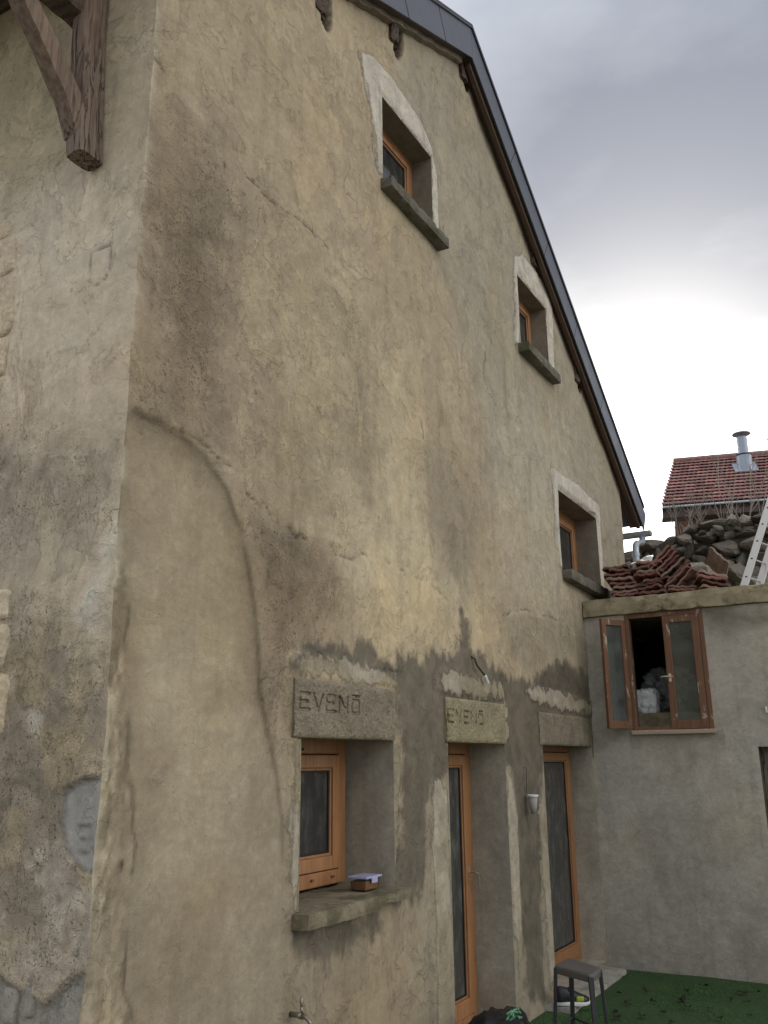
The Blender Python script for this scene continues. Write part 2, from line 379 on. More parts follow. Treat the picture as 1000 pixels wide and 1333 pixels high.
M['dark_in'] = simple_mat('dark_room', (0.018, 0.017, 0.015), 0.9)
M['brass'] = simple_mat('brass', (0.62, 0.50, 0.26), 0.3, 0.8, 0.1)
M['handle'] = simple_mat('pale_metal_handle', (0.62, 0.56, 0.42), 0.3, 0.7, 0.1)
M['tapmetal'] = simple_mat('dull_tap_metal', (0.26, 0.235, 0.19), 0.35, 0.8, 0.25, 25)
M['white'] = simple_mat('white_plastic', (0.74, 0.73, 0.69), 0.45, 0, 0.06, 20)
M['sack'] = simple_mat('white_sack', (0.80, 0.79, 0.76), 0.8, 0, 0.1, 30, 0.006)
M['plasticwrap'] = clear_glass_mat('clear_wrap', (0.66, 0.68, 0.68), 0.6)
M['potgrey'] = simple_mat('grey_pot', (0.36, 0.35, 0.31), 0.7, 0, 0.12, 14)
M['stool_top'] = simple_mat('stool_seat', (0.105, 0.095, 0.088), 0.5, 0, 0.18, 14)
M['stool_leg'] = simple_mat('stool_leg', (0.030, 0.030, 0.030), 0.45, 0, 0.2)
M['lime'] = simple_mat('lime_cloth', (0.30, 0.36, 0.045), 0.7)
M['green_net'] = simple_mat('green_net', (0.16, 0.40, 0.22), 0.6, 0, 0.15)
M['leaf'] = simple_mat('dead_leaf', (0.020, 0.016, 0.010), 0.8, 0, 0.4, 30)
M['tub'] = simple_mat('orange_food', (0.50, 0.24, 0.10), 0.4, 0, 0.25, 25)
M['tubclear'] = clear_glass_mat('tub_plastic', (0.93, 0.93, 0.93), 0.06)
M['tublid'] = simple_mat('lilac_lid', (0.42, 0.42, 0.62), 0.4, 0, 0.08, 10)
M['turf'] = simple_mat('turf_backing', (0.036, 0.074, 0.024), 0.95, 0, 0.25, 9)
M['blade'] = simple_mat('turf_blade', (0.060, 0.130, 0.038), 0.7, 0, 0.35, 2.2)
M['roofcover'] = simple_mat('slate_roof', (0.07, 0.072, 0.08), 0.6, 0, 0.2, 6)
M['tile'] = stone_mat('clay_tile', [(0.32, 0.14, 0.11), (0.20, 0.11, 0.09), (0.38, 0.18, 0.14), (0.29, 0.22, 0.18), (0.42, 0.25, 0.20), (0.36, 0.32, 0.27)], 0.6)
M['rooftile'] = stone_mat('clay_roof_tile', [(0.33, 0.165, 0.15), (0.22, 0.12, 0.11), (0.42, 0.22, 0.19), (0.30, 0.18, 0.16), (0.25, 0.15, 0.14)], 0.15)
M['rubble'] = stone_mat('rubble_stone', [(0.13, 0.115, 0.095), (0.24, 0.21, 0.17), (0.08, 0.07, 0.058), (0.36, 0.33, 0.27), (0.17, 0.145, 0.115)], 0.35)
M['quoin'] = stone_mat('quoin_stone', [(0.68, 0.55, 0.37), (0.72, 0.60, 0.43), (0.64, 0.53, 0.37)], 0.0)
M['fillet'] = concrete_mat('fillet_mortar', (0.20, 0.165, 0.12), 0.0, 0.8)
M['mortar'] = concrete_mat('rubble_mortar', (0.09, 0.08, 0.065), 0.2, 0.6)
M['palestone'] = concrete_mat('pale_rubble', (0.30, 0.28, 0.235), 0.0, 0.6)
M['annex_back'] = concrete_mat('yard_render', (0.24, 0.215, 0.165), 0.0, 0.3)
M['brownwall'] = concrete_mat('neighbour_wall', (0.20, 0.15, 0.10), 0.0, 0.3)
M['eaveboard'] = paintwood_mat('eave_board', (0.075, 0.05, 0.042), 0.0, 'Y', rough=0.7)
M['bark'] = simple_mat('bare_twig', (0.21, 0.18, 0.15), 0.8, 0, 0.35, 30)
M['cable'] = simple_mat('dark_cable', (0.045, 0.04, 0.033), 0.6)

# ------------------------------------------------------------------ object helpers
def wloc(o):
    v = Vector((0, 0, 0))
    while o is not None: v += o.location; o = o.parent
    return v
def link(o, parent=None, loc=None):
    COL.objects.link(o)
    if parent is not None: o.parent = parent
    if loc is None: loc = Vector((0, 0, 0))
    o.location = Vector(loc) - (wloc(parent) if parent is not None else Vector((0, 0, 0)))
    return o
def tag(o, label=None, cat=None, group=None, kind=None):
    for k, v in (('label', label), ('category', cat), ('group', group), ('kind', kind)):
        if v: o[k] = v
    return o
def empty(name, loc, label=None, cat=None, group=None):
    o = bpy.data.objects.new(name, None); COL.objects.link(o); o.location = loc; o.empty_display_size = 0.1
    return tag(o, label, cat, group)

class MB:
    def __init__(s): s.v = []; s.f = []; s.mi = []; s.k = 0
    def face(s, idx): s.f.append(tuple(idx)); s.mi.append(s.k)
    def hexa(s, p):                # 4 bottom, 4 top, both counter-clockwise from above
        b = len(s.v); s.v += [tuple(q) for q in p]
        for q in ((3, 2, 1, 0), (4, 5, 6, 7), (0, 1, 5, 4), (1, 2, 6, 5), (2, 3, 7, 6), (3, 0, 4, 7)): s.face([b + i for i in q])
        return s
    def box(s, x0, x1, y0, y1, z0, z1):
        x0, x1 = min(x0, x1), max(x0, x1); y0, y1 = min(y0, y1), max(y0, y1); z0, z1 = min(z0, z1), max(z0, z1)
        return s.hexa([(x0, y0, z0), (x1, y0, z0), (x1, y1, z0), (x0, y1, z0), (x0, y0, z1), (x1, y0, z1), (x1, y1, z1), (x0, y1, z1)])
    def tube(s, path, rad, n=8, cap=True):
        path = [Vector(p) for p in path]; b = len(s.v); m = len(path)
        if isinstance(rad, (int, float)): rad = [rad] * m
        u = None
        for i, p in enumerate(path):
            t = (path[min(i + 1, m - 1)] - path[max(i - 1, 0)]).normalized()
            if u is None:
                u = t.cross(Vector((0, 0, 1)));
                if u.length < 1e-3: u = t.cross(Vector((1, 0, 0)))
            u = (u - t * u.dot(t)).normalized(); w = t.cross(u)
            for k in range(n):
                a = 2 * math.pi * k / n; q = p + (u * math.cos(a) + w * math.sin(a)) * rad[i]; s.v.append(tuple(q))
        for i in range(m - 1):
            for k in range(n):
                k2 = (k + 1) % n
                s.face([b + i * n + k, b + i * n + k2, b + (i + 1) * n + k2, b + (i + 1) * n + k])
        if cap:
            s.face([b + k for k in reversed(range(n))]); s.face([b + (m - 1) * n + k for k in range(n)])
        return s
    def lathe(s, prof, c, n=20, axis=(0, 0, 1)):   # prof: (r, h)
        ax = Vector(axis).normalized(); u = ax.orthogonal().normalized(); w = ax.cross(u); b = len(s.v); c = Vector(c)
        for r, h in prof:
            for k in range(n):
                a = 2 * math.pi * k / n; s.v.append(tuple(c + ax * h + (u * math.cos(a) + w * math.sin(a)) * r))
        for i in range(len(prof) - 1):
            for k in range(n):
                k2 = (k + 1) % n
                s.face([b + i * n + k, b + i * n + k2, b + (i + 1) * n + k2, b + (i + 1) * n + k])
        return s
    def mesh(s, name):
        me = bpy.data.meshes.new(name); me.from_pydata([tuple(map(float, q)) for q in s.v], [], s.f)
        me.update(); return me
    def build(s, name, mats, parent=None, bevel=0.0, smooth=False, seg=2):
        me = s.mesh(name)
        mats = mats if isinstance(mats, (list, tuple)) else [mats]
        for m in mats: me.materials.append(m)
        if any(s.mi): me.polygons.foreach_set('material_index', s.mi)
        if smooth: me.polygons.foreach_set('use_smooth', [True] * len(me.polygons))
        o = link(bpy.data.objects.new(name, me), parent)
        if bevel:
            bv = o.modifiers.new('bevel', 'BEVEL'); bv.width = bevel; bv.segments = seg; bv.limit_method = 'ANGLE'; bv.angle_limit = R(40)
        return o

def rough_box(x0, x1, y0, y1, z0, z1, step=0.05, amp=0.006, freq=6, seed=0, chip=0.0, warp=None):
    """a slab as a closed grid whose faces and arrises are a little uneven"""
    nx = max(1, int(round((x1 - x0) / step))); ny = max(1, int(round((y1 - y0) / step))); nz = max(1, int(round((z1 - z0) / step)))
    mb = MB(); ids = {}
    def vid(i, j, k):
        if (i, j, k) in ids: return ids[(i, j, k)]
        p = Vector((x0 + (x1 - x0) * i / nx, y0 + (y1 - y0) * j / ny, z0 + (z1 - z0) * k / nz))
        q = p * freq + Vector((seed * 3.1, seed * 1.7, 0))
        d = mnoise.noise_vector(q) * amp + mnoise.noise_vector(q * 3) * amp * 0.4
        edge = (i in (0, nx)) + (j in (0, ny)) + (k in (0, nz))
        if chip and edge >= 2:
            c = Vector(((x0 + x1) / 2, (y0 + y1) / 2, (z0 + z1) / 2))
            t = max(0, mnoise.noise(q * 1.6) - 0.05)
            dv = (c - p); dv = Vector((math.copysign(min(abs(dv.x), 1), dv.x) if i in (0, nx) else 0, math.copysign(1, dv.y) if j in (0, ny) else 0, math.copysign(1, dv.z) if k in (0, nz) else 0))
            d += dv * (chip * t + 0.003)
        p = p + d
        if warp: p = warp(p)
        ids[(i, j, k)] = len(mb.v); mb.v.append(tuple(p)); return ids[(i, j, k)]
    for i in range(nx):
        for j in range(ny):
            mb.face([vid(i, j, 0), vid(i, j + 1, 0), vid(i + 1, j + 1, 0), vid(i + 1, j, 0)])
            mb.face([vid(i, j, nz), vid(i + 1, j, nz), vid(i + 1, j + 1, nz), vid(i, j + 1, nz)])
    for i in range(nx):
        for k in range(nz):
            mb.face([vid(i, 0, k), vid(i + 1, 0, k), vid(i + 1, 0, k + 1), vid(i, 0, k + 1)])
            mb.face([vid(i, ny, k), vid(i, ny, k + 1), vid(i + 1, ny, k + 1), vid(i + 1, ny, k)])
    for j in range(ny):
        for k in range(nz):
            mb.face([vid(0, j, k), vid(0, j, k + 1), vid(0, j + 1, k + 1), vid(0, j + 1, k)])
            mb.face([vid(nx, j, k), vid(nx, j + 1, k), vid(nx, j + 1, k + 1), vid(nx, j, k + 1)])
    return mb

def stone_mesh(name, seed, sx=1, sy=1, sz=1, n=4, pw=4.0, amp=0.12):
    """one rubble stone: a rounded, knocked-about block of unit size"""
    rb = rough_box(-.5, .5, -.5, .5, -.5, .5, 1.0 / n, 0.0)
    out = []; rq = random.Random(seed * 17)
    cuts = [(Vector((rq.uniform(-1, .3), rq.uniform(-1, 1), rq.uniform(-1, 1))).normalized(), rq.uniform(.34, .46)) for _ in range(7)] if amp > .15 else []
    for p in rb.v:
        p = Vector(p) * 2
        L = (abs(p.x) ** pw + abs(p.y) ** pw + abs(p.z) ** pw) ** (1 / pw)
        q = p / L * 0.5 if L > 0 else p
        d = mnoise.noise_vector(q * 2.2 + Vector((seed * 5.3, seed, 0))) * amp + mnoise.noise_vector(q * 5 + Vector((seed, 0, seed))) * amp * 0.35
        q = q + d
        for n_, d_ in cuts:
            e_ = q.dot(n_) - d_
            if e_ > 0: q = q - n_ * e_
        out.append((q.x * sx, q.y * sy, q.z * sz))
    rb.v = out
    me = rb.mesh(name); me.polygons.foreach_set('use_smooth', [True] * len(me.polygons)); return me

def wall_grid(name, us, vs_, keep, height, attrs, tomap, mat, parent, extra_mats=()):
    """plaster sheet on a grid. us, vs_: 1-D coordinates; keep(uc, vc): mask of cells; height(U,V): relief outwards; attrs(U,V): dict"""
    us = np.array(sorted(set(np.round(us, 5)))); vs_ = np.array(sorted(set(np.round(vs_, 5))))
    U, V = np.meshgrid(us, vs_, indexing='ij')
    nu, nv = len(us), len(vs_)
    uc = (us[:-1] + us[1:]) / 2; vc = (vs_[:-1] + vs_[1:]) / 2
    UC, VC = np.meshgrid(uc, vc, indexing='ij')
    K = keep(UC, VC)
    H = height(U, V)
    co = tomap(U, V, H)                               # (nu,nv,3)
    idx = np.arange(nu * nv).reshape(nu, nv)
    q = np.stack([idx[:-1, :-1], idx[1:, :-1], idx[1:, 1:], idx[:-1, 1:]], -1)[K]
    used = np.unique(q); remap = np.full(nu * nv, -1, np.int64); remap[used] = np.arange(len(used))
    q = remap[q]; co = co.reshape(-1, 3)[used]
    me = bpy.data.meshes.new(name)
    me.vertices.add(len(co)); me.vertices.foreach_set('co', co.astype(np.float32).ravel())
    me.loops.add(q.size); me.loops.foreach_set('vertex_index', q.astype(np.int32).ravel())
    me.polygons.add(len(q)); me.polygons.foreach_set('loop_start', np.arange(0, q.size, 4, dtype=np.int32))
    me.polygons.foreach_set('loop_total', np.full(len(q), 4, np.int32))
    me.polygons.foreach_set('use_smooth', np.ones(len(q), bool))
    me.update(calc_edges=True); me.validate()
    for k, a in attrs(U, V).items():
        if a.ndim == 3:
            at = me.attributes.new(k, 'FLOAT_COLOR', 'POINT'); c4 = np.ones((len(used), 4), np.float32); c4[:, :3] = a.reshape(-1, 3)[used]
            at.data.foreach_set('color', c4.ravel())
        else:
            at = me.attributes.new(k, 'FLOAT', 'POINT'); at.data.foreach_set('value', a.reshape(-1)[used].astype(np.float32))
    me.materials.append(mat)
    return link(bpy.data.objects.new(name, me), parent)

def mixc(c, col, m):
    return c * (1 - m[..., None]) + np.array(col) * m[..., None]

# ==================================================================== the ground
gb = MB(); gb.box(-250, 250, -250, 250, -0.5, -0.012)
tag(gb.build('ground', M['ground']), kind='structure')

# ==================================================================== the house
house = empty('house', (4.4, 3.0, 0), 'tall old rendered stone house with blank weathered gable and orange wooden windows', 'house')
XE = 8.9                                             # far end of the gable
APX, APZ = 4.02, 8.71
def zb(x):                                           # lower edge of the verge
    return APZ - 0.5 * (APX - x) if x < APX else APZ - 0.656 * (x - APX)
zbv = np.vectorize(zb)

# openings: x0, x1, z0, z1, depth of frame
OPEN = dict(w1=(1.445, 2.49, 1.235, 2.137, 0.34), d1=(3.303, 4.385, 0.07, 2.14, 0.32), d2=(5.295, 6.79, 0.07, 2.14, 0.25),
            w2=(2.43, 3.295, 6.32, 7.125, 0.19), w3=(5.32, 6.185, 6.17, 7.0, 0.18), w4=(6.19, 7.62, 3.93, 4.83, 0.27))

def P(pts, y=0.0): return [gx(a, b, y) for a, b in pts]
ARCH = P([(150, 545), (174, 533), (205, 548), (240, 573), (270, 600), (298, 640), (316, 690), (328, 760), (333, 820), (337, 900), (349, 960), (360, 1010), (366, 1060), (369, 1120), (366, 1220), (360, 1400), (150, 1400), (140, 1000)])
ARCHL = P([(174, 533), (205, 548), (240, 573), (270, 600), (298, 640), (316, 690), (328, 760), (333, 820), (337, 900), (349, 960), (360, 1010), (366, 1060), (369, 1120), (367, 1200)])
CORNER = P([(166, 560), (163, 640), (156, 740), (166, 790), (168, 860), (170, 960), (172, 1060), (172, 1140), (166, 1220), (172, 1340), (100, 1400), (100, 560)])
PALE = [P(q) for q in (
    [(470, 68), (488, 74), (512, 104), (532, 134), (549, 160), (562, 192), (569, 232), (571, 300), (563, 304), (562.5, 204), (500, 128), (497.5, 232), (489, 222), (484, 160), (477, 118), (471, 95)],
    [(669, 336), (680, 331), (700, 356), (717, 385), (719, 440), (719, 482), (713, 478), (710.5, 402), (675.5, 360), (676.5, 447), (671, 446)],
    [(715, 610), (722, 613), (750, 632), (778, 660), (784, 720), (788, 768), (783, 766), (773, 670), (724, 640), (734, 744), (727, 738)],
    [(382, 862), (386, 850), (401, 848), (440, 858), (500, 873), (516, 890), (514, 897), (440, 888), (384, 881)],
    [(565, 882), (574, 871), (600, 876), (640, 882), (655, 893), (664, 925), (663, 962), (656, 962), (655, 912), (610, 907), (578, 902), (566, 898)],
    [(688, 900), (697, 891), (730, 901), (768, 913), (769, 933), (730, 925), (696, 914)],
    [(499, 966), (518, 966), (521, 1010), (517, 1070), (513, 1150), (512, 1162), (499, 1166)],
    [(380, 962), (391, 962), (388.5, 1184), (380, 1192), (375, 1150), (372, 1060), (377, 1000)],
    [(562, 1016), (572, 1012), (584, 1030), (588, 1130), (594, 1320), (596, 1400), (572, 1400), (566, 1250), (561, 1120)],
    [(658, 1000), (666, 1012), (674, 1060), (676, 1140), (680, 1230), (676, 1270), (668, 1200), (664, 1100)],
    [(701, 1060), (707, 1020), (711, 1060), (722, 1200), (727, 1262), (716, 1290), (711, 1200), (705, 1120)],
    [(428, 700), (436, 703), (444, 712), (438, 714)],
)]
DAMP = [P(q) for q in (
    [(520, 856), (545, 868), (560, 852), (590, 862), (600, 838), (612, 846), (628, 862), (655, 882), (690, 898), (702, 880), (735, 864), (768, 884), (775, 985), (706, 985), (700, 1060), (704, 1180), (708, 1300), (688, 1290), (680, 1180), (676, 1060), (668, 1000), (655, 970), (582, 966), (582, 1004), (562, 1018), (553, 1070), (552, 1130), (540, 1165), (516, 1166), (522, 1100), (526, 1000), (518, 930)],
    [(602, 802), (610, 806), (610, 850), (604, 846)],
    [(378, 872), (381, 852), (398, 842), (440, 847), (480, 858), (508, 870), (510, 878), (470, 866), (430, 856), (402, 850), (388, 856), (384, 872)],
    [(698, 890), (722, 872), (738, 866), (756, 882), (768, 908), (730, 898)],
    [(524, 900), (560, 900), (572, 960), (560, 1010), (546, 1060), (534, 1100), (524, 1040)],
    [(384, 1216), (420, 1216), (486, 1190), (488, 1206), (470, 1228), (430, 1246), (396, 1248), (382, 1236)],
    [(462, 842), (476, 844), (494, 866), (464, 860)],
)]
CRACKS = [P(q) for q in (
    [(205, 86), (222, 108), (241, 130), (264, 156), (290, 186), (318, 216), (345, 246), (372, 272), (398, 294), (424, 318), (447, 338), (470, 356)],
    [(178, 528), (200, 538), (224, 556), (252, 576), (284, 594), (300, 606)],
    [(322, 640), (345, 660), (364, 678), (384, 694), (420, 704), (440, 720), (462, 728), (485, 726), (510, 732), (530, 744), (545, 752), (560, 757), (580, 770)],
    [(544, 540), (549, 556), (551, 575)], [(538, 597), (537, 625), (531, 660)],
    [(470, 66), (472, 94), (480, 112), (484, 150), (483, 180), (488, 214)],
    [(620, 420), (632, 455), (628, 490), (640, 520)],
    [(752, 870), (757, 880)], [(505, 870), (520, 878)],
    [(655, 800), (668, 795), (690, 796), (712, 806), (735, 812), (748, 830)],
    [(380, 880), (379, 862), (386, 849), (404, 846), (430, 851), (470, 860), (505, 873)],
)]
STREAKS = [P(q) for q in ([(602, 800), (605, 830), (603, 862)], [(690, 600), (690, 660)], [(470, 500), (480, 660)], [(560, 300), (600, 420)], [(655, 440), (665, 600)], [(590, 690), (596, 745)])]

us = list(np.arange(0, 7.0, 0.016)) + list(np.arange(7.0, XE, 0.03)) + [XE]
vs_ = list(np.arange(0.62, 9.1, 0.0165)) + list(np.arange(-0.1, 0.62, 0.04))
for o in OPEN.values():
    for k in (0, 1):
        us = [u for u in us if abs(u - o[k]) > 0.006] + [o[k]]
    for k in (2, 3):
        vs_ = [v for v in vs_ if abs(v - o[k]) > 0.006] + [o[k]]
def g_keep(u, v):
    k = v < zbv(u) + 0.13
    for x0, x1, z0, z1, _ in OPEN.values():
        k &= ~((u > x0) & (u < x1) & (v > z0) & (v < z1))
    return k
FIELD = {}
def g_fields(U, V):
    if FIELD: return FIELD
    w = lambda s, a, sc: (fbm(U, V, sc, 4, s) - 0.5) * a
    wu, wv = w(11, 0.16, 2.2) + w(13, 0.05, 9), w(17, 0.16, 2.2) + w(19, 0.05, 9)
    F = FIELD
    F['arch'] = poly_sdf(U + wu * 0.25, V + wv * 0.25, ARCH)
    F['archl'] = line_dist(U + wu * 0.3, V + wv * 0.3, ARCHL)
    F['corner'] = poly_sdf(U + wu * 0.9, V + wv * 0.9, CORNER)
    pale = None
    for q in PALE:
        d = poly_sdf(U, V, q); pale = d if pale is None else np.minimum(pale, d)
    F['pale'] = np.clip(pale, -0.3, 0.3)
    damp = None
    for q in DAMP:
        d = poly_sdf(U, V, q); damp = d if damp is None else np.minimum(damp, d)
    F['damp'] = np.clip(damp, -0.3, 0.3)
    cr_ = None; w3u = w(71, 0.05, 16); w3v = w(73, 0.05, 16)
    for q in CRACKS:
        d = line_dist(U + wu * 0.9 + w3u, V + wv * 0.9 + w3v, q); cr_ = d if cr_ is None else np.minimum(cr_, d)
    F['crack'] = cr_
    st = None
    for q in STREAKS:
        d = line_dist(U + wu, V + wv * 0.3, q); st = d if st is None else np.minimum(st, d)
    F['streak'] = st
    fade = np.clip(U / 0.05, 0, 1)
    for x0, x1, z0, z1, _ in OPEN.values():
        dx = np.maximum(np.maximum(x0 - U, U - x1), 0); dz = np.maximum(np.maximum(z0 - V, V - z1), 0)
        fade = np.minimum(fade, np.clip((np.hypot(dx, dz)) / 0.05, 0, 1))
    F['fade'] = fade
    return F
def soft(U, V, pts, f=0.35, s=0, warp=0.5):
    wu = (fbm(U, V, 1.6, 4, 40 + s) - 0.5) * warp; wv = (fbm(U, V, 1.6, 4, 60 + s) - 0.5) * warp
    return sstep(f, -f, poly_sdf(U + wu, V + wv, P(pts)))
def rough_mask(U, V):
    m = soft(U, V, [(206, 60), (240, 130), (300, 200), (330, 300), (300, 420), (300, 520), (285, 590), (240, 560), (180, 520), (190, 250)], 0.45, 1)
    m = np.maximum(m, 0.85 * soft(U, V, [(318, 640), (370, 690), (440, 725), (450, 790), (400, 850), (378, 880), (350, 1000), (342, 850), (330, 740)], 0.18, 2, 0.25))
    m = np.maximum(m, 0.55 * soft(U, V, [(330, 240), (450, 350), (520, 480), (500, 600), (420, 690), (330, 630), (300, 520)], 0.5, 3))
    m = np.maximum(m, 0.9 * soft(U, V, [(355, 880), (382, 870), (384, 955), (366, 950)], 0.06, 4, 0.1))
    m = np.maximum(m, 1.0 * soft(U, V, [(700, 880), (735, 862), (765, 905), (700, 895)], 0.05, 5, 0.1))
    return m * (0.55 + 0.6 * fbm(U, V, 2.2, 4, 77))
SOCK = []
for px_, py_ in [(519, 46), (607, 94), (700, 338), (754, 490), (424, 6)]:
    sx_, sz_ = gx(px_, py_); SOCK.append((sx_, sz_ - 0.02, 0.085, 0.19))
def g_height(U, V):
    F = g_fields(U, V)
    h = (fbm(U, V, 0.8, 3, 3) - 0.5) * 0.05 + (fbm(U, V, 3.5, 4, 5) - 0.5) * 0.016
    h += rough_mask(U, V) * (fbm(U, V, 22, 3, 8) - 0.5) * 0.012
    a = sstep(0.03, -0.03, F['arch'])
    h += (fbm(U, V, 11, 4, 6) - 0.5) * 0.003
    h = h * (1 - 0.5 * a) - a * 0.007
    h += np.exp(-(F['archl'] / 0.010) ** 2) * -0.005 * sstep(.35, .6, fbm(U, V, 4, 3, 29)) * sstep(1.4, 2.4, V)
    c = sstep(0.02, -0.02, F['corner'])
    h += c * ((fbm(U * 1.5, V * 0.8, 26, 4, 9) - 0.5) * 0.020 + (fbm(U * 1.6, V * 0.6, 9, 3, 10) - 0.5) * 0.010 + 0.002)
    h += sstep(0.012, -0.012, F['pale']) * 0.010
    cn_ = fbm(U, V, 5, 3, 21)
    h -= np.exp(-(F['crack'] / 0.009) ** 2) * 0.007 * sstep(0.4, 0.6, cn_)
    for sx_, sz_, rx_, rz_ in SOCK:
        h -= 0.07 * sstep(1.15, 0.85, np.hypot((U - sx_) / rx_, (V - sz_) / rz_) + (fbm(U, V, 9, 3, 61) - .5) * .6)
    return h * F['fade']
def g_attrs(U, V):
    F = g_fields(U, V)
    big = fbm(U, V, 0.7, 4, 31); mid = fbm(U, V, 2.4, 5, 33)
    c = np.zeros(U.shape + (3,)) + np.array((0.375, 0.305, 0.205))
    c = mixc(c, (0.375, 0.295, 0.205), sstep(0.5, 0.72, big) * 0.7)            # pinkish tan
    c = mixc(c, (0.53, 0.445, 0.29), soft(U, V, [(330, 300), (430, 330), (520, 470), (560, 620), (600, 760), (640, 800), (560, 850), (470, 830), (440, 720), (360, 600)], 0.5, 6) * 0.85)
    g1 = soft(U, V, [(480, -60), (640, 60), (760, 480), (830, 720), (760, 860), (700, 720), (640, 600), (600, 420), (520, 230)], 0.55, 7)
    c = mixc(c, (0.30, 0.268, 0.202), g1 * 0.85)
    c = mixc(c, (0.42, 0.375, 0.285), soft(U, V, [(640, 500), (740, 560), (760, 760), (690, 800), (640, 720)], 0.4, 8) * 0.6)
    c = mixc(c, (0.235, 0.20, 0.145), soft(U, V, [(560, 600), (625, 640), (625, 760), (580, 770), (560, 690)], 0.3, 9) * 0.7)
    rm = rough_mask(U, V)
    c = mixc(c, (0.160, 0.126, 0.083), np.clip(rm * 0.9, 0, 0.9) * (0.35 + 0.9 * mid))
    c = mixc(c, (0.28, 0.22, 0.145), soft(U, V, [(160, 200), (260, 200), (240, 420), (170, 520)], 0.4, 10) * 0.5)
    a = sstep(0.02, -0.02, F['arch'])
    ac = np.zeros_like(c) + np.array((0.385, 0.325, 0.225))
    ac = mixc(ac, (0.43, 0.365, 0.255), soft(U, V, [(180, 600), (270, 640), (300, 760), (250, 830), (170, 760)], 0.4, 12) * 0.8)
    ac = mixc(ac, (0.25, 0.195, 0.12), soft(U, V, [(150, 780), (185, 860), (190, 1050), (185, 1340), (110, 1340), (140, 900)], 0.25, 13) * 0.75)
    ac = mixc(ac, (0.30, 0.24, 0.155), sstep(0.45, 0.65, fbm(U, V, 1.7, 4, 51)) * 0.6)
    c = c * (1 - a[..., None]) + ac * a[..., None]
    # soil that gathers under the lap of the arch and along its edge
    under = np.exp(-np.clip(-F['arch'], 0, 1) / 0.13) * a * sstep(1.8, 3.0, V)
    c = mixc(c, (0.185, 0.148, 0.092), under * 0.75)
    under2 = np.exp(-np.abs(F['archl']) / 0.028) * sstep(1.2, 2.6, V)
    c = mixc(c, (0.175, 0.138, 0.085), np.clip(under2 * 0.75 * (0.4 + mid), 0, 0.75))
    # the foot of the wall: browner with grime, its dimmer light painted in too
    low = sstep(2.3, 0.9, V + (mid - 0.5) * 1.2)
    c = mixc(c, (0.24, 0.20, 0.14), low * 0.6)
    # broken arris strip at the corner
    cs = sstep(0.02, -0.02, F['corner'])
    cc = np.zeros_like(c) + np.array((0.30, 0.245, 0.155))
    pe = fbm(U * 1.9, V * 0.7, 13, 5, 55, 0.65)
    cc = mixc(cc, (0.17, 0.135, 0.085), sstep(0.42, 0.6, pe)); cc = mixc(cc, (0.44, 0.37, 0.25), sstep(0.44, 0.34, pe))
    cs = cs * (0.35 + 0.5 * sstep(.4, .6, fbm(U, V, 5, 4, 57))); c = c * (1 - cs[..., None]) + cc * cs[..., None]
    edge = np.exp(-U / 0.02) * sstep(0.45, 0.55, fbm(U, V, 6, 3, 91))
    c = mixc(c, (0.46, 0.41, 0.31), edge * 0.8)
    chip = sstep(0.53, 0.60, fbm(U * 1.4, V * 0.6, 11, 4, 93)) * np.exp(-np.clip(U - 0.02, 0, 9) / 0.06) * sstep(3.4, 2.6, V)
    c = mixc(c, (0.47, 0.41, 0.30), chip * 0.7)
    # greyer cement render low between the doors
    lowg = soft(U, V, [(560, 960), (700, 960), (800, 980), (800, 1270), (700, 1330), (560, 1400), (545, 1180)], 0.3, 14)
    c = mixc(c, (0.29, 0.26, 0.195), lowg * 0.6)
    pk = soft(U, V, [(650, 835), (660, 800), (690, 797), (735, 812), (752, 850), (690, 870)], 0.06, 15, 0.12)
    c = mixc(c, (0.29, 0.25, 0.175), pk * 0.75)
    st = np.exp(-(F['streak'] / 0.07) ** 2)
    c = mixc(c, (0.15, 0.125, 0.085), st * 0.5 * mid)
    gro = np.exp(-(F['crack'] / 0.0085) ** 2) * sstep(0.38, 0.62, fbm(U, V, 5, 3, 21)) * 0.85
    c = mixc(c, (0.46, 0.39, 0.27), np.exp(-((F['crack'] - 0.02) / 0.016) ** 2) * sstep(.45, .6, fbm(U, V, 3, 3, 27)) * 0.5)
    for sx_, sz_, rx_, rz_ in SOCK:
        e_ = np.hypot((U - sx_) / rx_, (V - sz_) / rz_) + (fbm(U, V, 9, 3, 61) - .5) * .6
        c = mixc(c, (0.07, 0.052, 0.036), sstep(1.2, 0.95, e_)); c = mixc(c, (0.40, 0.35, 0.27), np.exp(-((e_ - 1.35) / .12) ** 2) * .5)
    gro = np.maximum(gro, np.exp(-(F['archl'] / 0.014) ** 2) * 0.5 * sstep(0.3, 0.55, fbm(U, V, 3, 3, 23)))
    gro = np.maximum(gro, np.exp(-(np.abs(F['corner']) / 0.012) ** 2) * 0.7 * sstep(0.4, 0.55, fbm(U, V, 7, 3, 25)))
    for hx, hz in P([(292, 215), (158, 1126), (330, 236)]):
        gro = np.maximum(gro, np.exp(-(((U - hx) / 0.016) ** 2 + ((V - hz) / 0.024) ** 2) ** 2))
    soil = sstep(4.2, 2.9, V) * (0.62 + 0.5 * sstep(.35, .65, mid))
    lum = c.mean(-1, keepdims=True); c = np.clip((c * 0.91 + lum * 0.09) * np.array((1.02, 1.0, 0.955)) * 1.05 + 0.004, 0, 0.62)
    return dict(tint=c, pale=F['pale'], damp=F['damp'], rough=np.clip(rm + 0.25 * cs, 0, 1.2), groove=gro, soil=soil, calm=a)
def corner_wobble(V):
    o = np.zeros_like(V); amp = 0.006 + 0.008 * sstep(3.6, 2.6, V)
    return (fbm(V, o, 2, 5, 301, 0.65) - .5) * 2.4 * amp, (fbm(V, o + 3, 3, 5, 305, 0.65) - .5) * 2.4 * amp
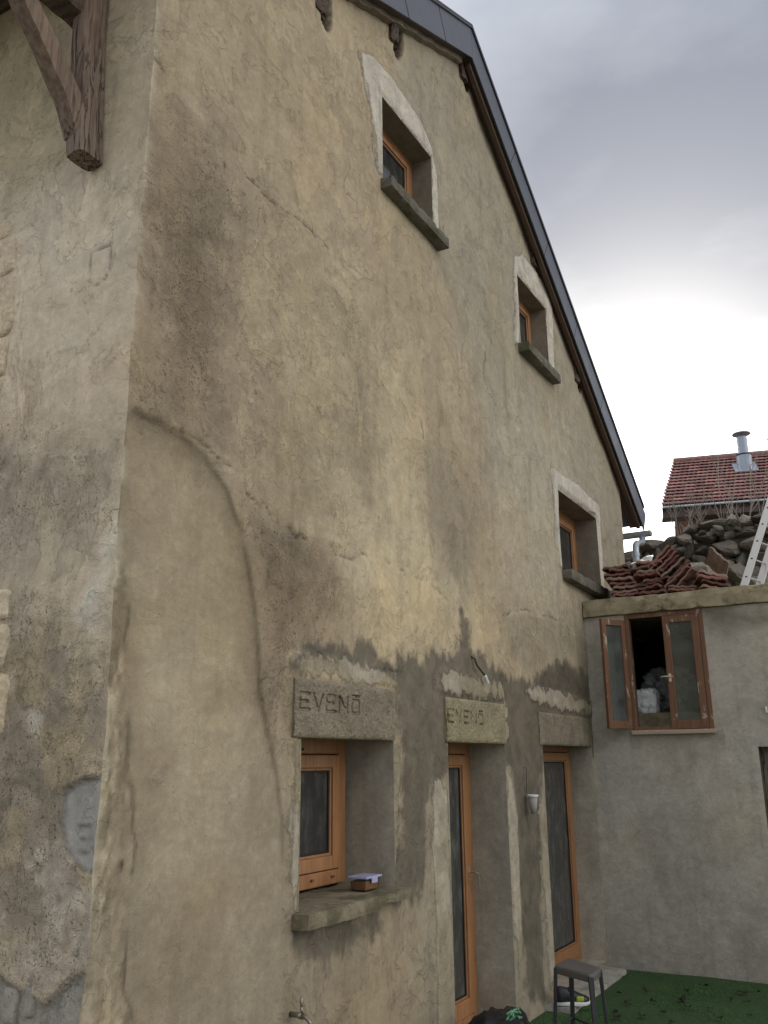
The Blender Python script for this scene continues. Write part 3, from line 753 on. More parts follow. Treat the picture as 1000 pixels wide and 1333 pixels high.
def g_map(U, V, H):
    top = zbv(U) + 0.13
    k = np.exp(-U / 0.05); ex, ey = corner_wobble(V)
    return np.stack([U + ex * k, -H + ey * k, np.minimum(V, top)], -1)
gable = wall_grid('gable_wall', us, vs_, g_keep, g_height, g_attrs, g_map, M['plaster'], house)

# reveals of the openings
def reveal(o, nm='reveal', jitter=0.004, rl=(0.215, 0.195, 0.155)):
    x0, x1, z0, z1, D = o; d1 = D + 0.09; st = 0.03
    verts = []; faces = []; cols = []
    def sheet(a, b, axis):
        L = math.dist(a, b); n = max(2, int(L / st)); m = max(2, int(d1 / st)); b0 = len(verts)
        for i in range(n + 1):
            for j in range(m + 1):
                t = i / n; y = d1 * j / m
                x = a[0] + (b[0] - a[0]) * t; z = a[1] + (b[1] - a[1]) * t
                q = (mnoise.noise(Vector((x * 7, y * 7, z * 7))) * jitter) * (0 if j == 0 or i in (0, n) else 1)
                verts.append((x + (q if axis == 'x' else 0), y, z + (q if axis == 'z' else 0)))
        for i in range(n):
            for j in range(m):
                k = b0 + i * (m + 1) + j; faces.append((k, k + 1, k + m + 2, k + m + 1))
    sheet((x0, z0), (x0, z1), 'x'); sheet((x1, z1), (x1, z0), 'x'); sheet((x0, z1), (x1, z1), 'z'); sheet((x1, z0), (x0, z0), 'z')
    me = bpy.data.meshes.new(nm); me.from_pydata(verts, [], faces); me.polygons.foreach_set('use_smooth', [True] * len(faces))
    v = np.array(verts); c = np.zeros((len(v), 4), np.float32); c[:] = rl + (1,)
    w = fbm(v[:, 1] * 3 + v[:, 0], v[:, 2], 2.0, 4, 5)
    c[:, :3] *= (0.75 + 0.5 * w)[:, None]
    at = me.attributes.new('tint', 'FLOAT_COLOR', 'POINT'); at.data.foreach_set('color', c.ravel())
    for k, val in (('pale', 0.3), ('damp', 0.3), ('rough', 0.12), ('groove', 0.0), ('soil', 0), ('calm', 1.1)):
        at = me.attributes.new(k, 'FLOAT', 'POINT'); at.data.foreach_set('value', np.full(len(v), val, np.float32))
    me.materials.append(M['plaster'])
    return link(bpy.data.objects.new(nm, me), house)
for k, o in OPEN.items():
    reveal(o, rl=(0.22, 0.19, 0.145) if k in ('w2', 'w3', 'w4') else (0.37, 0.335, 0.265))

# windows and french doors
def bars(mb, x0, x1, z0, z1, wl, wr, wb, wt_, y0, y1):
    """a four-sided frame in the gable plane, stiles full height, rails butted between"""
    mb.box(x0, x0 + wl, y0, y1, z0, z1); mb.box(x1 - wr, x1, y0, y1, z0, z1)
    mb.box(x0 + wl, x1 - wr, y0, y1, z1 - wt_, z1); mb.box(x0 + wl, x1 - wr, y0, y1, z0, z0 + wb)
def leaf(win, x0, x1, z0, z1, y, sw, pane, rail=None):
    rail = rail or sw
    s = MB(); bars(s, x0, x1, z0, z1, sw, sw, rail, sw, y, y + 0.058)
    sash = s.build('sash', M['orange'], win, 0.006)
    m = MB(); a = 0.016                                # stepped moulding inside the sash
    bars(m, x0 + sw, x1 - sw, z0 + rail, z1 - sw, a, a, a, a, y + 0.014, y + 0.05)
    m.build('moulding', M['orange'], win, 0.004)
    g = MB(); bars(g, x0 + sw + a, x1 - sw - a, z0 + rail + a, z1 - sw - a, 0.012, 0.012, 0.012, 0.012, y + 0.022, y + 0.045)
    g.build('gasket', M['gasket'], win)
    p_ = MB(); p_.box(x0 + sw + a + 0.01, x1 - sw - a - 0.01, y + 0.03, y + 0.04, z0 + rail + a + 0.01, z1 - sw - a - 0.01)
    p_.build('glass', pane, win)
    return sash
def window(o, name, fw=0.07, sw=0.075, double=False, pane=None, bot=0.07, rail=None, mid=None):
    x0, x1, z0, z1, D = o; pane = pane or M['pane']
    f = MB(); bars(f, x0 - 0.02, x1 + 0.0, z0 - 0.01, z1 + 0.02, fw + 0.02, fw, bot, fw + 0.02, D, D + 0.075)
    win = f.build(name, M['orange'], house, 0.007)
    g = 0.006
    a0, a1, b0, b1 = x0 + fw + g, x1 - fw - g, z0 - 0.01 + bot + g, z1 - fw - g
    gk = MB(); bars(gk, a0 - g, a1 + g, b0 - g, b1 + g, g * 2, g * 2, g * 2, g * 2, D + 0.03, D + 0.07)
    gk.build('gasket', M['gasket'], win)
    if double:
        mid = mid or (a0 + a1) / 2
        leaf(win, a0, mid - 0.003, b0, b1, D - 0.012, sw, pane, rail); leaf(win, mid + 0.003, a1, b0, b1, D - 0.012, sw, pane, rail)
    else: leaf(win, a0, a1, b0, b1, D - 0.012, sw, pane, rail)
    return win
w1 = window((1.445, 2.45, 1.275, 2.137, 0.34), 'window', 0.085, 0.08, False, None, 0.085)
for dx in (0.60, 0.83):
    dw = MB(); dw.box(1.445 + dx, 1.445 + dx + 0.028, 0.325, 0.342, 1.305, 1.318); dw.build('drain_cap', M['redwood'], w1, 0.004)
vt = MB(); vt.box(1.50, 1.95, 0.333, 0.3395, 2.072, 2.088); vt.build('vent_slot', M['gasket'], w1)
w2 = window(OPEN['w2'], 'window', 0.06, 0.05)
w3 = window(OPEN['w3'], 'window', 0.06, 0.055)
w4 = window(OPEN['w4'], 'window', 0.08, 0.075, True)
d1 = window(OPEN['d1'], 'french_door', 0.085, 0.085, False, M['pane_grey'], 0.05, 0.12)
d2 = window(OPEN['d2'], 'french_door', 0.06, 0.075, True, M['pane_grey'], 0.05, 0.12, 5.775)
hd = MB()
hx, hz = 4.385 - 0.085 - 0.045, 1.09
hd.box(hx - 0.011, hx + 0.011, 0.298, 0.309, hz - 0.03, hz + 0.09)
hd.tube([(hx, 0.305, hz + 0.05), (hx, 0.245, hz + 0.05), (hx - 0.012, 0.238, hz + 0.05), (hx + 0.02, 0.235, hz + 0.035), (hx + 0.045, 0.238, hz - 0.01), (hx + 0.05, 0.24, hz - 0.06)], 0.010, 8)
hd.build('handle', M['handle'], d1, 0.002, True)
th = MB(); th.box(3.33, 4.36, 0.02, 0.33, 0.0, 0.068); th.build('threshold', M['sill'], house, 0.006)
th = MB(); th.box(5.32, 6.77, 0.02, 0.26, 0.0, 0.068); th.build('threshold', M['sill'], house, 0.006)

# lintels: cast concrete, the first two with letters pressed into the face
def letters(x, z, H, W, gap, txt):
    S = {'E': [((0, 0), (0, 1)), ((0, 1), (1, 1)), ((0, .52), (.8, .52)), ((0, 0), (1, 0))],
         'V': [((0, 1), (.5, 0)), ((.5, 0), (1, 1))],
         'N': [((0, 0), (0, 1)), ((0, 1), (1, 0)), ((1, 0), (1, 1))],
         'O': [((.1, 0), (.1, .85)), ((.1, .85), (.95, .85)), ((.95, .85), (.95, 0)), ((.95, 0), (.1, 0)), ((.1, 1.12), (.95, 1.12))]}
    out = []
    for ch in txt:
        for a, b in S[ch]: out.append(((x + a[0] * W, z + a[1] * H), (x + b[0] * W, z + b[1] * H)))
        x += W + gap
    return out
def lintel(x0, x1, z0, z1, mat, strokes, seed, y=-0.03, depth=0.010, letw=0.010, worn=0.0):
    body = rough_box(x0, x1, y + 0.012, 0.28, z0, z1, 0.05, 0.004, 8, seed, 0.02)
    lt = body.build('lintel', mat, house, smooth=False)
    us_ = np.arange(x0, x1 + 1e-4, (x1 - x0) / int((x1 - x0) / 0.0042)); vv = np.arange(z0, z1 + 1e-4, (z1 - z0) / int((z1 - z0) / 0.0042))
    def hgt(U, V):
        h = (fbm(U, V, 48, 4, seed, .7) - 0.5) * 0.016 + (fbm(U, V, 9, 3, seed + 3) - 0.5) * 0.008
        e_ = np.minimum(np.minimum(U - x0, x1 - U), np.minimum(V - z0, z1 - V))
        h -= np.exp(-e_ / 0.010) * 0.014 * (0.5 + fbm(U, V, 14, 3, seed + 5))
        g = np.zeros_like(U)
        for a, b in strokes:
            g = np.maximum(g, sstep(letw, letw * 0.7, seg_dist(U + (fbm(U, V, 30, 2, 4) - .5) * .006, V, a, b)))
        if worn: g = g * sstep(worn - 0.12, worn + 0.1, fbm(U, V, 10, 3, seed + 8))
        FIELD['_l'] = g
        return h - g * depth
    def att(U, V):
        return dict(letters=FIELD['_l'])
    fc = wall_grid('lettered_face' if strokes else 'lintel_face', us_, vv, lambda u, v: np.ones(u.shape, bool), hgt, att, lambda U, V, H: np.stack([U, y - H, V], -1), mat, lt)
    return lt
# letter grooves coloured darker than the face so they read as sunk
def darken_letters(m, f=0.35):
    t = m.node_tree; b = t.nodes['Principled BSDF']; src = b.inputs['Base Color'].links[0].from_socket
    a = t.nodes.new('ShaderNodeAttribute'); a.attribute_name = 'letters'
    mu = t.nodes.new('ShaderNodeMath'); mu.operation = 'MULTIPLY_ADD'; t.links.new(a.outputs['Fac'], mu.inputs[0]); mu.inputs[1].default_value = -(1 - f); mu.inputs[2].default_value = 1
    sc_ = t.nodes.new('ShaderNodeVectorMath'); sc_.operation = 'SCALE'; t.links.new(src, sc_.inputs[0]); t.links.new(mu.outputs[0], sc_.inputs['Scale'])
    t.links.new(sc_.outputs[0], b.inputs['Base Color'])
darken_letters(M['lintel'], 0.16); darken_letters(M['lintel_pale'], 0.35)
lintel(1.345, 2.47, 2.133, 2.455, M['lintel'], letters(1.385, 2.285, 0.088, 0.092, 0.042, 'EVENO'), 1, -0.034, 0.016, 0.0095)
lintel(3.255, 4.375, 2.133, 2.455, M['lintel_pale'], letters(3.27, 2.275, 0.088, 0.092, 0.042, 'EVENO'), 2, -0.03, 0.010, 0.0085, 0.30)
lintel(5.24, 6.80, 2.133, 2.43, M['lintel_smooth'], [], 3, -0.012)
FIELD.pop('_l', None)

# sills
def sill(x0, x1, z0, z1, y0, y1, mat, seed, **k):
    return rough_box(x0, x1, y0, y1, z0, z1, k.pop('step', 0.03), k.pop('amp', 0.004), 7, seed, k.pop('chip', 0.02), **k).build('sill', mat, house, smooth=False)
def brk(p):                                            # the right third has lost its lower half
    if p.x > 2.12 and p.z < 1.2: p.z += 0.028 * min(1, (p.x - 2.12) / 0.05)
    if p.x > 2.05 and p.y < 0: p.z += 0.004 * math.sin(p.x * 40)
    return p
sill(1.385, 2.535, 1.158, 1.243, -0.105, 0.36, M['mossysill'], 4, amp=0.003, chip=0.010, step=0.025, warp=brk)
sill(2.37, 3.385, 6.225, 6.325, -0.11, 0.2, M['sill'], 5)
sill(5.26, 6.26, 6.07, 6.175, -0.11, 0.19, M['sill'], 6)
sill(6.16, 7.72, 3.82, 3.935, -0.11, 0.28, M['sill'], 7)

# roof: verge boards in panels, dark trim, soffit board, covering
def verge_quad(x0, x1, h0=0.0, h1=0.36, y0=-0.135, y1=-0.12):
    a, b = zb(x0), zb(x1)
    return [(x0, y0, a + h0), (x1, y0, b + h0), (x1, y1, b + h0), (x0, y1, a + h0), (x0, y0, a + h1), (x1, y0, b + h1), (x1, y1, b + h1), (x0, y1, a + h1)]
def skewed(x0, x1):                                    # panel ends cut square to the slope
    q = verge_quad(x0, x1); s = 0.5 if x0 < APX - 0.01 else -0.656; k = 0.36 * s / (1 + s * s) * 1.0
    out = []
    for i, p in enumerate(q):
        p = list(p)
        if i >= 4:
            atapex = abs(p[0] - APX) < 0.02
            if not atapex: p[0] -= k; p[2] -= k * s
        out.append(tuple(p))
    return out
bl = [-0.85, 0.05, 0.93, 1.84, 2.675, 3.408, APX]
for a, b in zip(bl[:-1], bl[1:]):
    m = MB(); m.hexa(skewed(a + 0.007, b - (0.007 if b < APX - 0.01 else 0.002))); m.build('verge_panel', M['zinc'], house, 0.003)
br_ = [APX, 4.95, 5.88, 6.81, 7.74, 8.67, 9.53]
for a, b in zip(br_[:-1], br_[1:]):
    m = MB(); m.hexa(skewed(a + (0.004 if a > APX + 0.01 else 0.002), b - 0.004)); m.build('verge_panel', M['zinc'], house, 0.003)
m = MB()
for a, b in ((-0.9, APX), (APX, 9.58)):
    m.hexa(verge_quad(a, b, 0.352, 0.40, -0.15, -0.05)); m.hexa(verge_quad(a, b, 0.0, 0.36, -0.1185, -0.112))
m.build('verge_trim', M['zinc_dark'], house)
m = MB()
m.hexa(verge_quad(-0.85, APX - 0.001, 0.02, 0.055, -0.111, 0.06)); m.hexa(verge_quad(APX + 0.001, 9.5, 0.02, 0.055, -0.111, 0.06))
m.build('soffit_board', M['brownboard'], house)
m = MB(); m.hexa(verge_quad(APX + 0.02, 9.45, -0.05, 0.018, -0.095, -0.045)); m.build('verge_rafter', M['brownboard'], house, 0.004)
m = MB()
for a, b in ((-0.88, APX), (APX, 9.56)):
    m.hexa(verge_quad(a, b, 0.10, 0.345, -0.108, 9.0))
m.build('roof', M['roofcover'], house)
def ragged(x0, x1, h, seed):                           # crumbling mortar between wall head and verge
    rb = rough_box(x0, x1, -0.055, 0.02, 0, h, 0.03, 0.012, 9, seed)
    rb.v = [(p[0], p[1] + 0.02 * mnoise.noise(Vector((p[0] * 6, p[2] * 8, seed))), p[2] + zb(min(max(p[0], -0.8), 9.4)) - h + 0.03 - (0.03 * abs(mnoise.noise(Vector((p[0] * 5, seed, 2)))) if p[2] < h / 2 else 0)) for p in rb.v]
    return rb
m = ragged(1.9, 3.95, 0.06, 3); m.build('mortar_fillet', M['fillet'], house)
for i, (px, py, w_, h_) in enumerate([(519, 42, 0.13, 0.24), (608, 92, 0.13, 0.22), (700, 336, 0.14, 0.22), (755, 488, 0.14, 0.22), (424, 3, 0.14, 0.2)]):
    x, z = gx(px, py, -0.05)
    rb = rough_box(x - w_ / 2, x + w_ / 2, -0.03, 0.3, z - h_ / 2 + 0.02, z + h_ / 2, 0.03, 0.016, 7, 20 + i, 0.06)
    rb.build('purlin', M['oldwoodY'], house)
# far end wall and rear closing walls
m = MB(); m.box(XE - 0.4, XE, 0.05, 8.5, 0, 5.6); m.box(0.3, XE - 0.4, 8.2, 8.5, 0, 5.6); m.build('rear_wall', M['brownwall'], house)

# gutter and downpipe at the far eave
m = MB()
gp_ = []
for k in range(11):
    a = math.pi * k / 10; gp_.append((9.52 + 0.075 * math.cos(a), 5.06 - 0.075 * math.sin(a)))
b0 = len(m.v)
for y in (-0.22, 9.0):
    for q in gp_: m.v.append((q[0], y, q[1]))
for k in range(10): m.face([b0 + k, b0 + k + 1, b0 + 12 + k, b0 + 11 + k])
m.face([b0 + k for k in range(11)])
gut = m.build('gutter', M['galv'], house, smooth=False)
sd = gut.modifiers.new('thick', 'SOLIDIFY'); sd.thickness = 0.006
m = MB(); m.tube([(9.50, -0.10, 4.99), (9.49, -0.10, 4.93), (9.40, -0.105, 4.88), (9.08, -0.115, 4.80), (8.985, -0.12, 4.74), (8.97, -0.12, 4.64), (8.97, -0.12, 3.72)], 0.045, 12)
m.lathe([(0.052, 0), (0.052, 0.05)], (8.97, -0.12, 4.60), 12); m.build('downpipe', M['galv'], house, smooth=True)

# ---- front wall, at right angles to the gable
FP = lambda pts: [fx(a, b) for a, b in pts]
F_GREY = FP([(82, 1030), (100, 1018), (132, 1014), (140, 1080), (134, 1130), (108, 1134), (88, 1112), (78, 1070)])
F_LOW = FP([(-30, 1250), (20, 1290), (50, 1310), (90, 1280), (125, 1262), (140, 1400), (-60, 1400)])
F_PALE = [FP(q) for q in ([(130, 700), (152, 640), (150, 740), (143, 800), (128, 830), (104, 840), (96, 800), (112, 770)], [(40, 1140), (90, 1135), (126, 1150), (124, 1230), (100, 1200), (60, 1170)], [(60, 860), (110, 830), (132, 850), (128, 960), (70, 900)])]
F_RECT = FP([(118, 332), (145, 320), (143, 350), (138, 365), (120, 378), (117, 355)])
fus = list(np.arange(0, 1.75, 0.016)) + list(np.arange(1.75, 8.6, 0.2)); fvs = list(np.arange(0.6, 6.72, 0.017)) + list(np.arange(-0.1, 0.6, 0.08))
FF = {}
def f_fields(U, V):
    if FF: return FF
    wu = (fbm(U, V, 2.6, 4, 111) - .5) * 0.14; wv = (fbm(U, V, 2.6, 4, 113) - .5) * 0.14
    FF['grey'] = poly_sdf(U + wu * .3, V + wv * .3, F_GREY); FF['low'] = poly_sdf(U + wu, V + wv, F_LOW)
    FF['rect'] = line_dist(U + wu * .3, V + wv * .3, F_RECT + [F_RECT[0]])
    FF['pale'] = np.minimum.reduce([poly_sdf(U + wu * 1.6, V + wv * 1.6, q) for q in F_PALE])
    FF['cr'] = line_dist(U + wu * .3, V + wv * .3, FP([(122, 400), (118, 440), (124, 470)]))
    return FF
def f_soft(U, V, pts, f, s, warp=0.5):
    wu = (fbm(U, V, 1.9, 4, 140 + s) - .5) * warp; wv = (fbm(U, V, 1.9, 4, 160 + s) - .5) * warp
    return sstep(f, -f, poly_sdf(U + wu, V + wv, FP(pts)))
def f_rough(U, V):
    m = f_soft(U, V, [(-60, 480), (60, 560), (150, 560), (140, 680), (60, 720), (-60, 760)], 0.3, 1)
    m = np.maximum(m, 0.95 * f_soft(U, V, [(-80, 800), (60, 780), (140, 880), (134, 1010), (124, 1240), (40, 1290), (-80, 1250)], 0.2, 2))
    return m * (0.5 + 0.7 * fbm(U, V, 3, 4, 171))
def f_height(U, V):
    F = f_fields(U, V)
    h = (fbm(U, V, 1.0, 3, 103) - .5) * .04 + (fbm(U, V, 4, 4, 105) - .5) * .014
    h += f_rough(U, V) * (fbm(U, V, 20, 3, 107) - .5) * 0.022
    h -= sstep(0.01, -0.01, F['grey']) * 0.016
    h += np.exp(-((F['grey'] - 0.015) / 0.012) ** 2) * 0.008
    h -= sstep(0.02, -0.02, F['low']) * 0.018
    h -= np.exp(-(F['rect'] / 0.008) ** 2) * 0.008
    return h * np.clip(U / 0.05, 0, 1)
def f_attrs(U, V):
    F = f_fields(U, V); mid = fbm(U, V, 3.0, 5, 121); big = fbm(U, V, 0.9, 3, 123)
    c = np.zeros(U.shape + (3,)) + np.array((0.325, 0.272, 0.195))
    c = mixc(c, (0.29, 0.245, 0.15), f_soft(U, V, [(-60, 40), (140, 60), (100, 200), (40, 260), (-60, 200)], 0.4, 4) * 0.8)
    c = mixc(c, (0.40, 0.345, 0.265), f_soft(U, V, [(-60, 280), (110, 230), (170, 300), (170, 520), (60, 520), (-60, 480)], 0.4, 3) * 0.75)
    c = mixc(c, (0.235, 0.198, 0.145), f_soft(U, V, [(-80, 520), (30, 580), (100, 590), (170, 590), (140, 700), (60, 740), (-60, 800)], 0.3, 5) * 0.8)
    c = mixc(c, (0.43, 0.385, 0.31), sstep(0.06, -0.08, F['pale']) * (0.25 + 0.8 * sstep(.4, .6, mid)))
    lowm = f_soft(U, V, [(-80, 820), (80, 850), (140, 900), (130, 1260), (-80, 1280)], 0.25, 6)
    c = mixc(c, (0.150, 0.124, 0.088), lowm * 0.8)
    c = mixc(c, (0.30, 0.235, 0.13), lowm * sstep(.5, .68, fbm(U, V, 4, 4, 131)) * 0.45)
    c = mixc(c, (0.38, 0.335, 0.27), lowm * sstep(.58, .68, fbm(U, V, 5, 4, 133)) * 0.6)
    c = mixc(c, (0.205, 0.195, 0.172), sstep(0.008, -0.008, F['grey']))
    c = mixc(c, (0.175, 0.165, 0.142), sstep(0.02, -0.02, F['low']) * 0.9)
    gro = np.exp(-(F['rect'] / 0.006) ** 2) * sstep(.35, .55, fbm(U, V, 8, 3, 135))
    gro = np.maximum(gro, np.exp(-(F['grey'] / 0.008) ** 2) * sstep(.3, .5, fbm(U, V, 7, 3, 137)) * 0.8)
    gro = np.maximum(gro, np.exp(-(F['low'] / 0.012) ** 2) * sstep(.4, .6, fbm(U, V, 7, 3, 139)) * 0.7)
    for q in ([(94, 1074), (112, 1076)], [(92, 1096), (104, 1090), (116, 1089)], [(90, 1106), (104, 1108), (118, 1103)]):
        gro = np.maximum(gro, np.exp(-(line_dist(U, V + (mid - .5) * .02, FP(q)) / 0.006) ** 2) * 0.9)
    rg = f_rough(U, V) * sstep(-0.01, 0.02, F['grey'])
    c = np.clip(c * 1.55 + 0.014 * np.array((1, 1.03, 1.15)), 0, 0.62)
    return dict(tint=c, pale=np.full(U.shape, .3), damp=np.full(U.shape, .3), rough=np.clip(rg * 1.0, 0, 1), groove=gro, soil=np.zeros(U.shape))
def f_map(U, V, H):
    k = np.exp(-U / 0.05); ex, ey = corner_wobble(V)
    return np.stack([-H + ex * k, U + ey * k, V], -1)
wall_grid('facade_wall', fus, fvs, lambda u, v: np.ones(u.shape, bool), f_height, f_attrs, f_map, M['facade'], house)

# stones of the door surround showing at the edge of the front wall, and two lumps at the foot
for i, (x0, y0, x1, y1) in enumerate([(-30, 284, 19, 306), (-30, 309, 22, 352), (-30, 358, 19, 432), (-30, 438, 8, 486), (-30, 766, 12, 806), (-30, 812, 10, 870), (-30, 876, 9, 955)]):
    a = fx(x1, (y0 + y1) / 2); t_ = fx(x1, y0)[1]; b_ = fx(x1, y1)[1]
    yl = a[0] + 0.34
    me = stone_mesh('stone', 60 + i, 0.14, yl - a[0], (t_ - b_) * 1.02, 8, 9.0, 0.05)
    me.materials.append(M['quoin']); link(bpy.data.objects.new('stone', me), house, (0.058, (a[0] + yl) / 2, (t_ + b_) / 2))
for i, (px, py, w_, h_) in enumerate([(6, 1312, 0.11, 0.14), (34, 1304, 0.055, 0.13), (38, 1278, 0.02, 0.05), (96, 1240, 0.025, 0.035)]):
    p_ = onX(px, py, 0)
    me = stone_mesh('pale_stone', 80 + i, 0.07, w_, h_, 5, 3.0, 0.12)
    me.materials.append(M['palestone']); o = link(bpy.data.objects.new('stone', me), house, (0.036, p_[1], p_[2])); o.name = 'stone'

# timber bracket on the front wall: post, brace, arm, eave plate
def timber(path, w_, d_, seed, amp=0.012, n_around=5, side=Vector((0, 1, 0))):
    """hewn timber along a path, roughly square, with wavering faces"""
    mb = MB(); path = [Vector(p) for p in path]
    L = sum((b - a).length for a, b in zip(path[:-1], path[1:])); n = max(8, int(L / 0.04))
    pts = []
    for i in range(n + 1):
        s_ = L * i / n; k = 0
        while k < len(path) - 2 and s_ > (path[k + 1] - path[k]).length + 1e-9: s_ -= (path[k + 1] - path[k]).length; k += 1
        pts.append(path[k] + (path[k + 1] - path[k]).normalized() * s_)
    m_ = 4 * n_around
    for i, p in enumerate(pts):
        t = (pts[min(i + 1, n)] - pts[max(i - 1, 0)]).normalized(); u = (side - t * side.dot(t)).normalized(); v = t.cross(u)
        for k in range(m_):
            a = 2 * math.pi * (k + 0.5) / m_; c, s_ = math.cos(a), math.sin(a)
            r_ = 1 / (abs(c) ** 7 + abs(s_) ** 7) ** (1 / 7)
            q = u * (c * r_ * w_ / 2) + v * (s_ * r_ * d_ / 2)
            pp = p + q
            nz = mnoise.noise_vector(Vector((seed, seed * 2, 0)) + pp * 3) * amp + mnoise.noise_vector(Vector((seed, 0, 0)) + Vector((pp.x * 22, pp.y * 22, pp.z * 3))) * amp * 0.35
            mb.v.append(tuple(pp + nz))
    for i in range(n):
        for k in range(m_):
            k2 = (k + 1) % m_; mb.face([i * m_ + k, i * m_ + k2, (i + 1) * m_ + k2, (i + 1) * m_ + k])
    mb.face([k for k in reversed(range(m_))]); mb.face([n * m_ + k for k in range(m_)])
    return mb
post = timber([(-0.082, 0.352, 5.005), (-0.085, 0.40, 5.6), (-0.09, 0.435, 6.7)], 0.112, 0.158, 3, 0.010).build('bracket_post', M['oldwoodZ'], house, smooth=True)
em = post.modifiers.new('e', 'EDGE_SPLIT'); em.split_angle = R(50)
br = timber([(-0.11, 0.372, 5.13), (-0.20, 0.372, 5.30), (-0.345, 0.375, 5.47), (-0.52, 0.38, 5.68), (-0.72, 0.385, 5.95), (-0.95, 0.39, 6.2)], 0.105, 0.12, 9, 0.014).build('bracket_brace', M['oldwoodZ'], house, smooth=True)
em = br.modifiers.new('e', 'EDGE_SPLIT'); em.split_angle = R(50)
timber([(-0.03, 0.46, 5.99), (-1.3, 0.47, 5.99)], 0.15, 0.17, 14, 0.012, side=Vector((0, 1, 0))).build('bracket_arm', M['oldwoodY'], house, smooth=False)
timber([(-0.07, 0.6, 6.60), (-0.07, 8.4, 6.60)], 0.20, 0.14, 15, 0.010, side=Vector((0, 0, 1))).build('eave_plate', M['oldwoodY'], house, smooth=False)

# ==================================================================== the annex
XA = 6.83
annex = empty('annex', (8.4, -1.8, 0), 'low flat roofed grey rendered outbuilding at right angles to the tall gable', 'outbuilding')
WY0, WY1, WZ0, WZ1 = -0.445, -1.255, 2.275, 3.497
DY0, DZ1 = -1.64, 2.107
aus = [u for u in np.arange(-3.6, 0.06, 0.022) if min(abs(u - q) for q in (WY0, WY1, DY0, -2.5)) > 0.008] + [WY0, WY1, DY0, -2.5, 0.06]
avs = [v for v in np.arange(-0.1, 3.5, 0.022) if min(abs(v - q) for q in (WZ0, WZ1, DZ1)) > 0.008] + [WZ0, WZ1, DZ1, 3.5]
def a_keep(u, v):
    return ~((u > WY1) & (u < WY0) & (v > WZ0) & (v < WZ1)) & ~((u > -2.5) & (u < DY0) & (v < DZ1))
def a_height(U, V):
    h = (fbm(U, V, 0.9, 3, 203) - .5) * .03 + (fbm(U, V, 3.5, 4, 205) - .5) * .010
    dx = np.maximum(np.maximum(WY1 - U, U - WY0), 0); dz = np.maximum(np.maximum(WZ0 - V, V - WZ1), 0)
    f = np.clip(np.hypot(dx, dz) / .05, 0, 1)
    dx = np.maximum(U - DY0, 0); dz = np.maximum(V - DZ1, 0); f = np.minimum(f, np.clip(np.hypot(dx, dz) / .05, 0, 1))
    return h * f
def a_attrs(U, V):
    mid = fbm(U, V, 2.2, 5, 221); big = fbm(U, V, .9, 4, 223)
    c = np.zeros(U.shape + (3,)) + np.array((0.435, 0.40, 0.338))
    c = mixc(c, (0.48, 0.445, 0.38), sstep(.46, .68, big) * .75)
    c = mixc(c, (0.365, 0.335, 0.28), sstep(.5, .34, mid) * .7)
    AP = lambda pts: [fx(a, b, XA) for a, b in pts]
    wu = (mid - .5) * .4
    c = mixc(c, (0.14, 0.12, 0.085), sstep(.12, -.12, poly_sdf(U + wu, V + wu, AP([(915, 796), (1010, 790), (1010, 812), (940, 822), (918, 815)]))) * .7)
    c = mixc(c, (0.16, 0.14, 0.10), np.exp(-np.abs(V - 2.2) / .1) * ((U < WY0 + .05) & (U > WY1 - .1)) * .45 * (0.4 + mid))
    c = mixc(c, (0.28, 0.257, 0.21), sstep(1.5, 0.2, V + (mid - .5)) * .45)
    gro = np.zeros(U.shape)
    lt = np.exp(-(line_dist(U + wu * .1, V + wu * .1, AP([(890, 1050), (905, 1062), (915, 1080), (912, 1100), (918, 1130)])) / .03) ** 2) * .6
    lt = np.maximum(lt, np.exp(-(line_dist(U, V, AP([(822, 1120), (830, 1128), (824, 1134)])) / .02) ** 2) * .7)
    c = mixc(c, (0.46, 0.44, 0.37), lt * (0.3 + mid))
    gro = np.maximum(gro, np.exp(-np.abs(U - 0.01) / 0.015) * .6 * sstep(.35, .6, fbm(U, V, 5, 3, 231)))
    return dict(tint=c, pale=np.full(U.shape, .3), damp=np.full(U.shape, .3), rough=np.full(U.shape, .06) + .3 * sstep(.4, .1, V), groove=gro, soil=np.zeros(U.shape))
wall_grid('front_wall', aus, avs, a_keep, a_height, a_attrs, lambda U, V, H: np.stack([XA - H, U, V], -1), M['annexplaster'], annex)
# thickness of the wall at its openings, other walls, dark rooms inside
m = MB()
XB = 7.10
def quad(a, b, c, d): k = len(m.v); m.v.extend([a, b, c, d]); m.face([k, k + 1, k + 2, k + 3])
quad((XA, WY0, WZ0), (XB, WY0, WZ0), (XB, WY0, WZ1), (XA, WY0, WZ1)); quad((XA, WY1, WZ0), (XA, WY1, WZ1), (XB, WY1, WZ1), (XB, WY1, WZ0))
quad((XA, WY0, WZ0), (XA, WY1, WZ0), (XB, WY1, WZ0), (XB, WY0, WZ0))
quad((XA, DY0, 0), (XB, DY0, 0), (XB, DY0, DZ1), (XA, DY0, DZ1)); quad((XA, DY0, DZ1), (XB, DY0, DZ1), (XB, -2.5, DZ1), (XA, -2.5, DZ1)); quad((XA, -2.5, 0), (XA, -2.5, DZ1), (XB, -2.5, DZ1), (XB, -2.5, 0))
m.build('wall_reveal', M['sill'], annex)
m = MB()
quad((XB, -0.05, 2.2), (XB + 2, -0.05, 2.2), (XB + 2, -0.05, 3.5), (XB, -0.05, 3.5)); quad((XB, -3.3, 2.2), (XB, -3.3, 3.5), (XB + 2, -3.3, 3.5), (XB + 2, -3.3, 2.2))
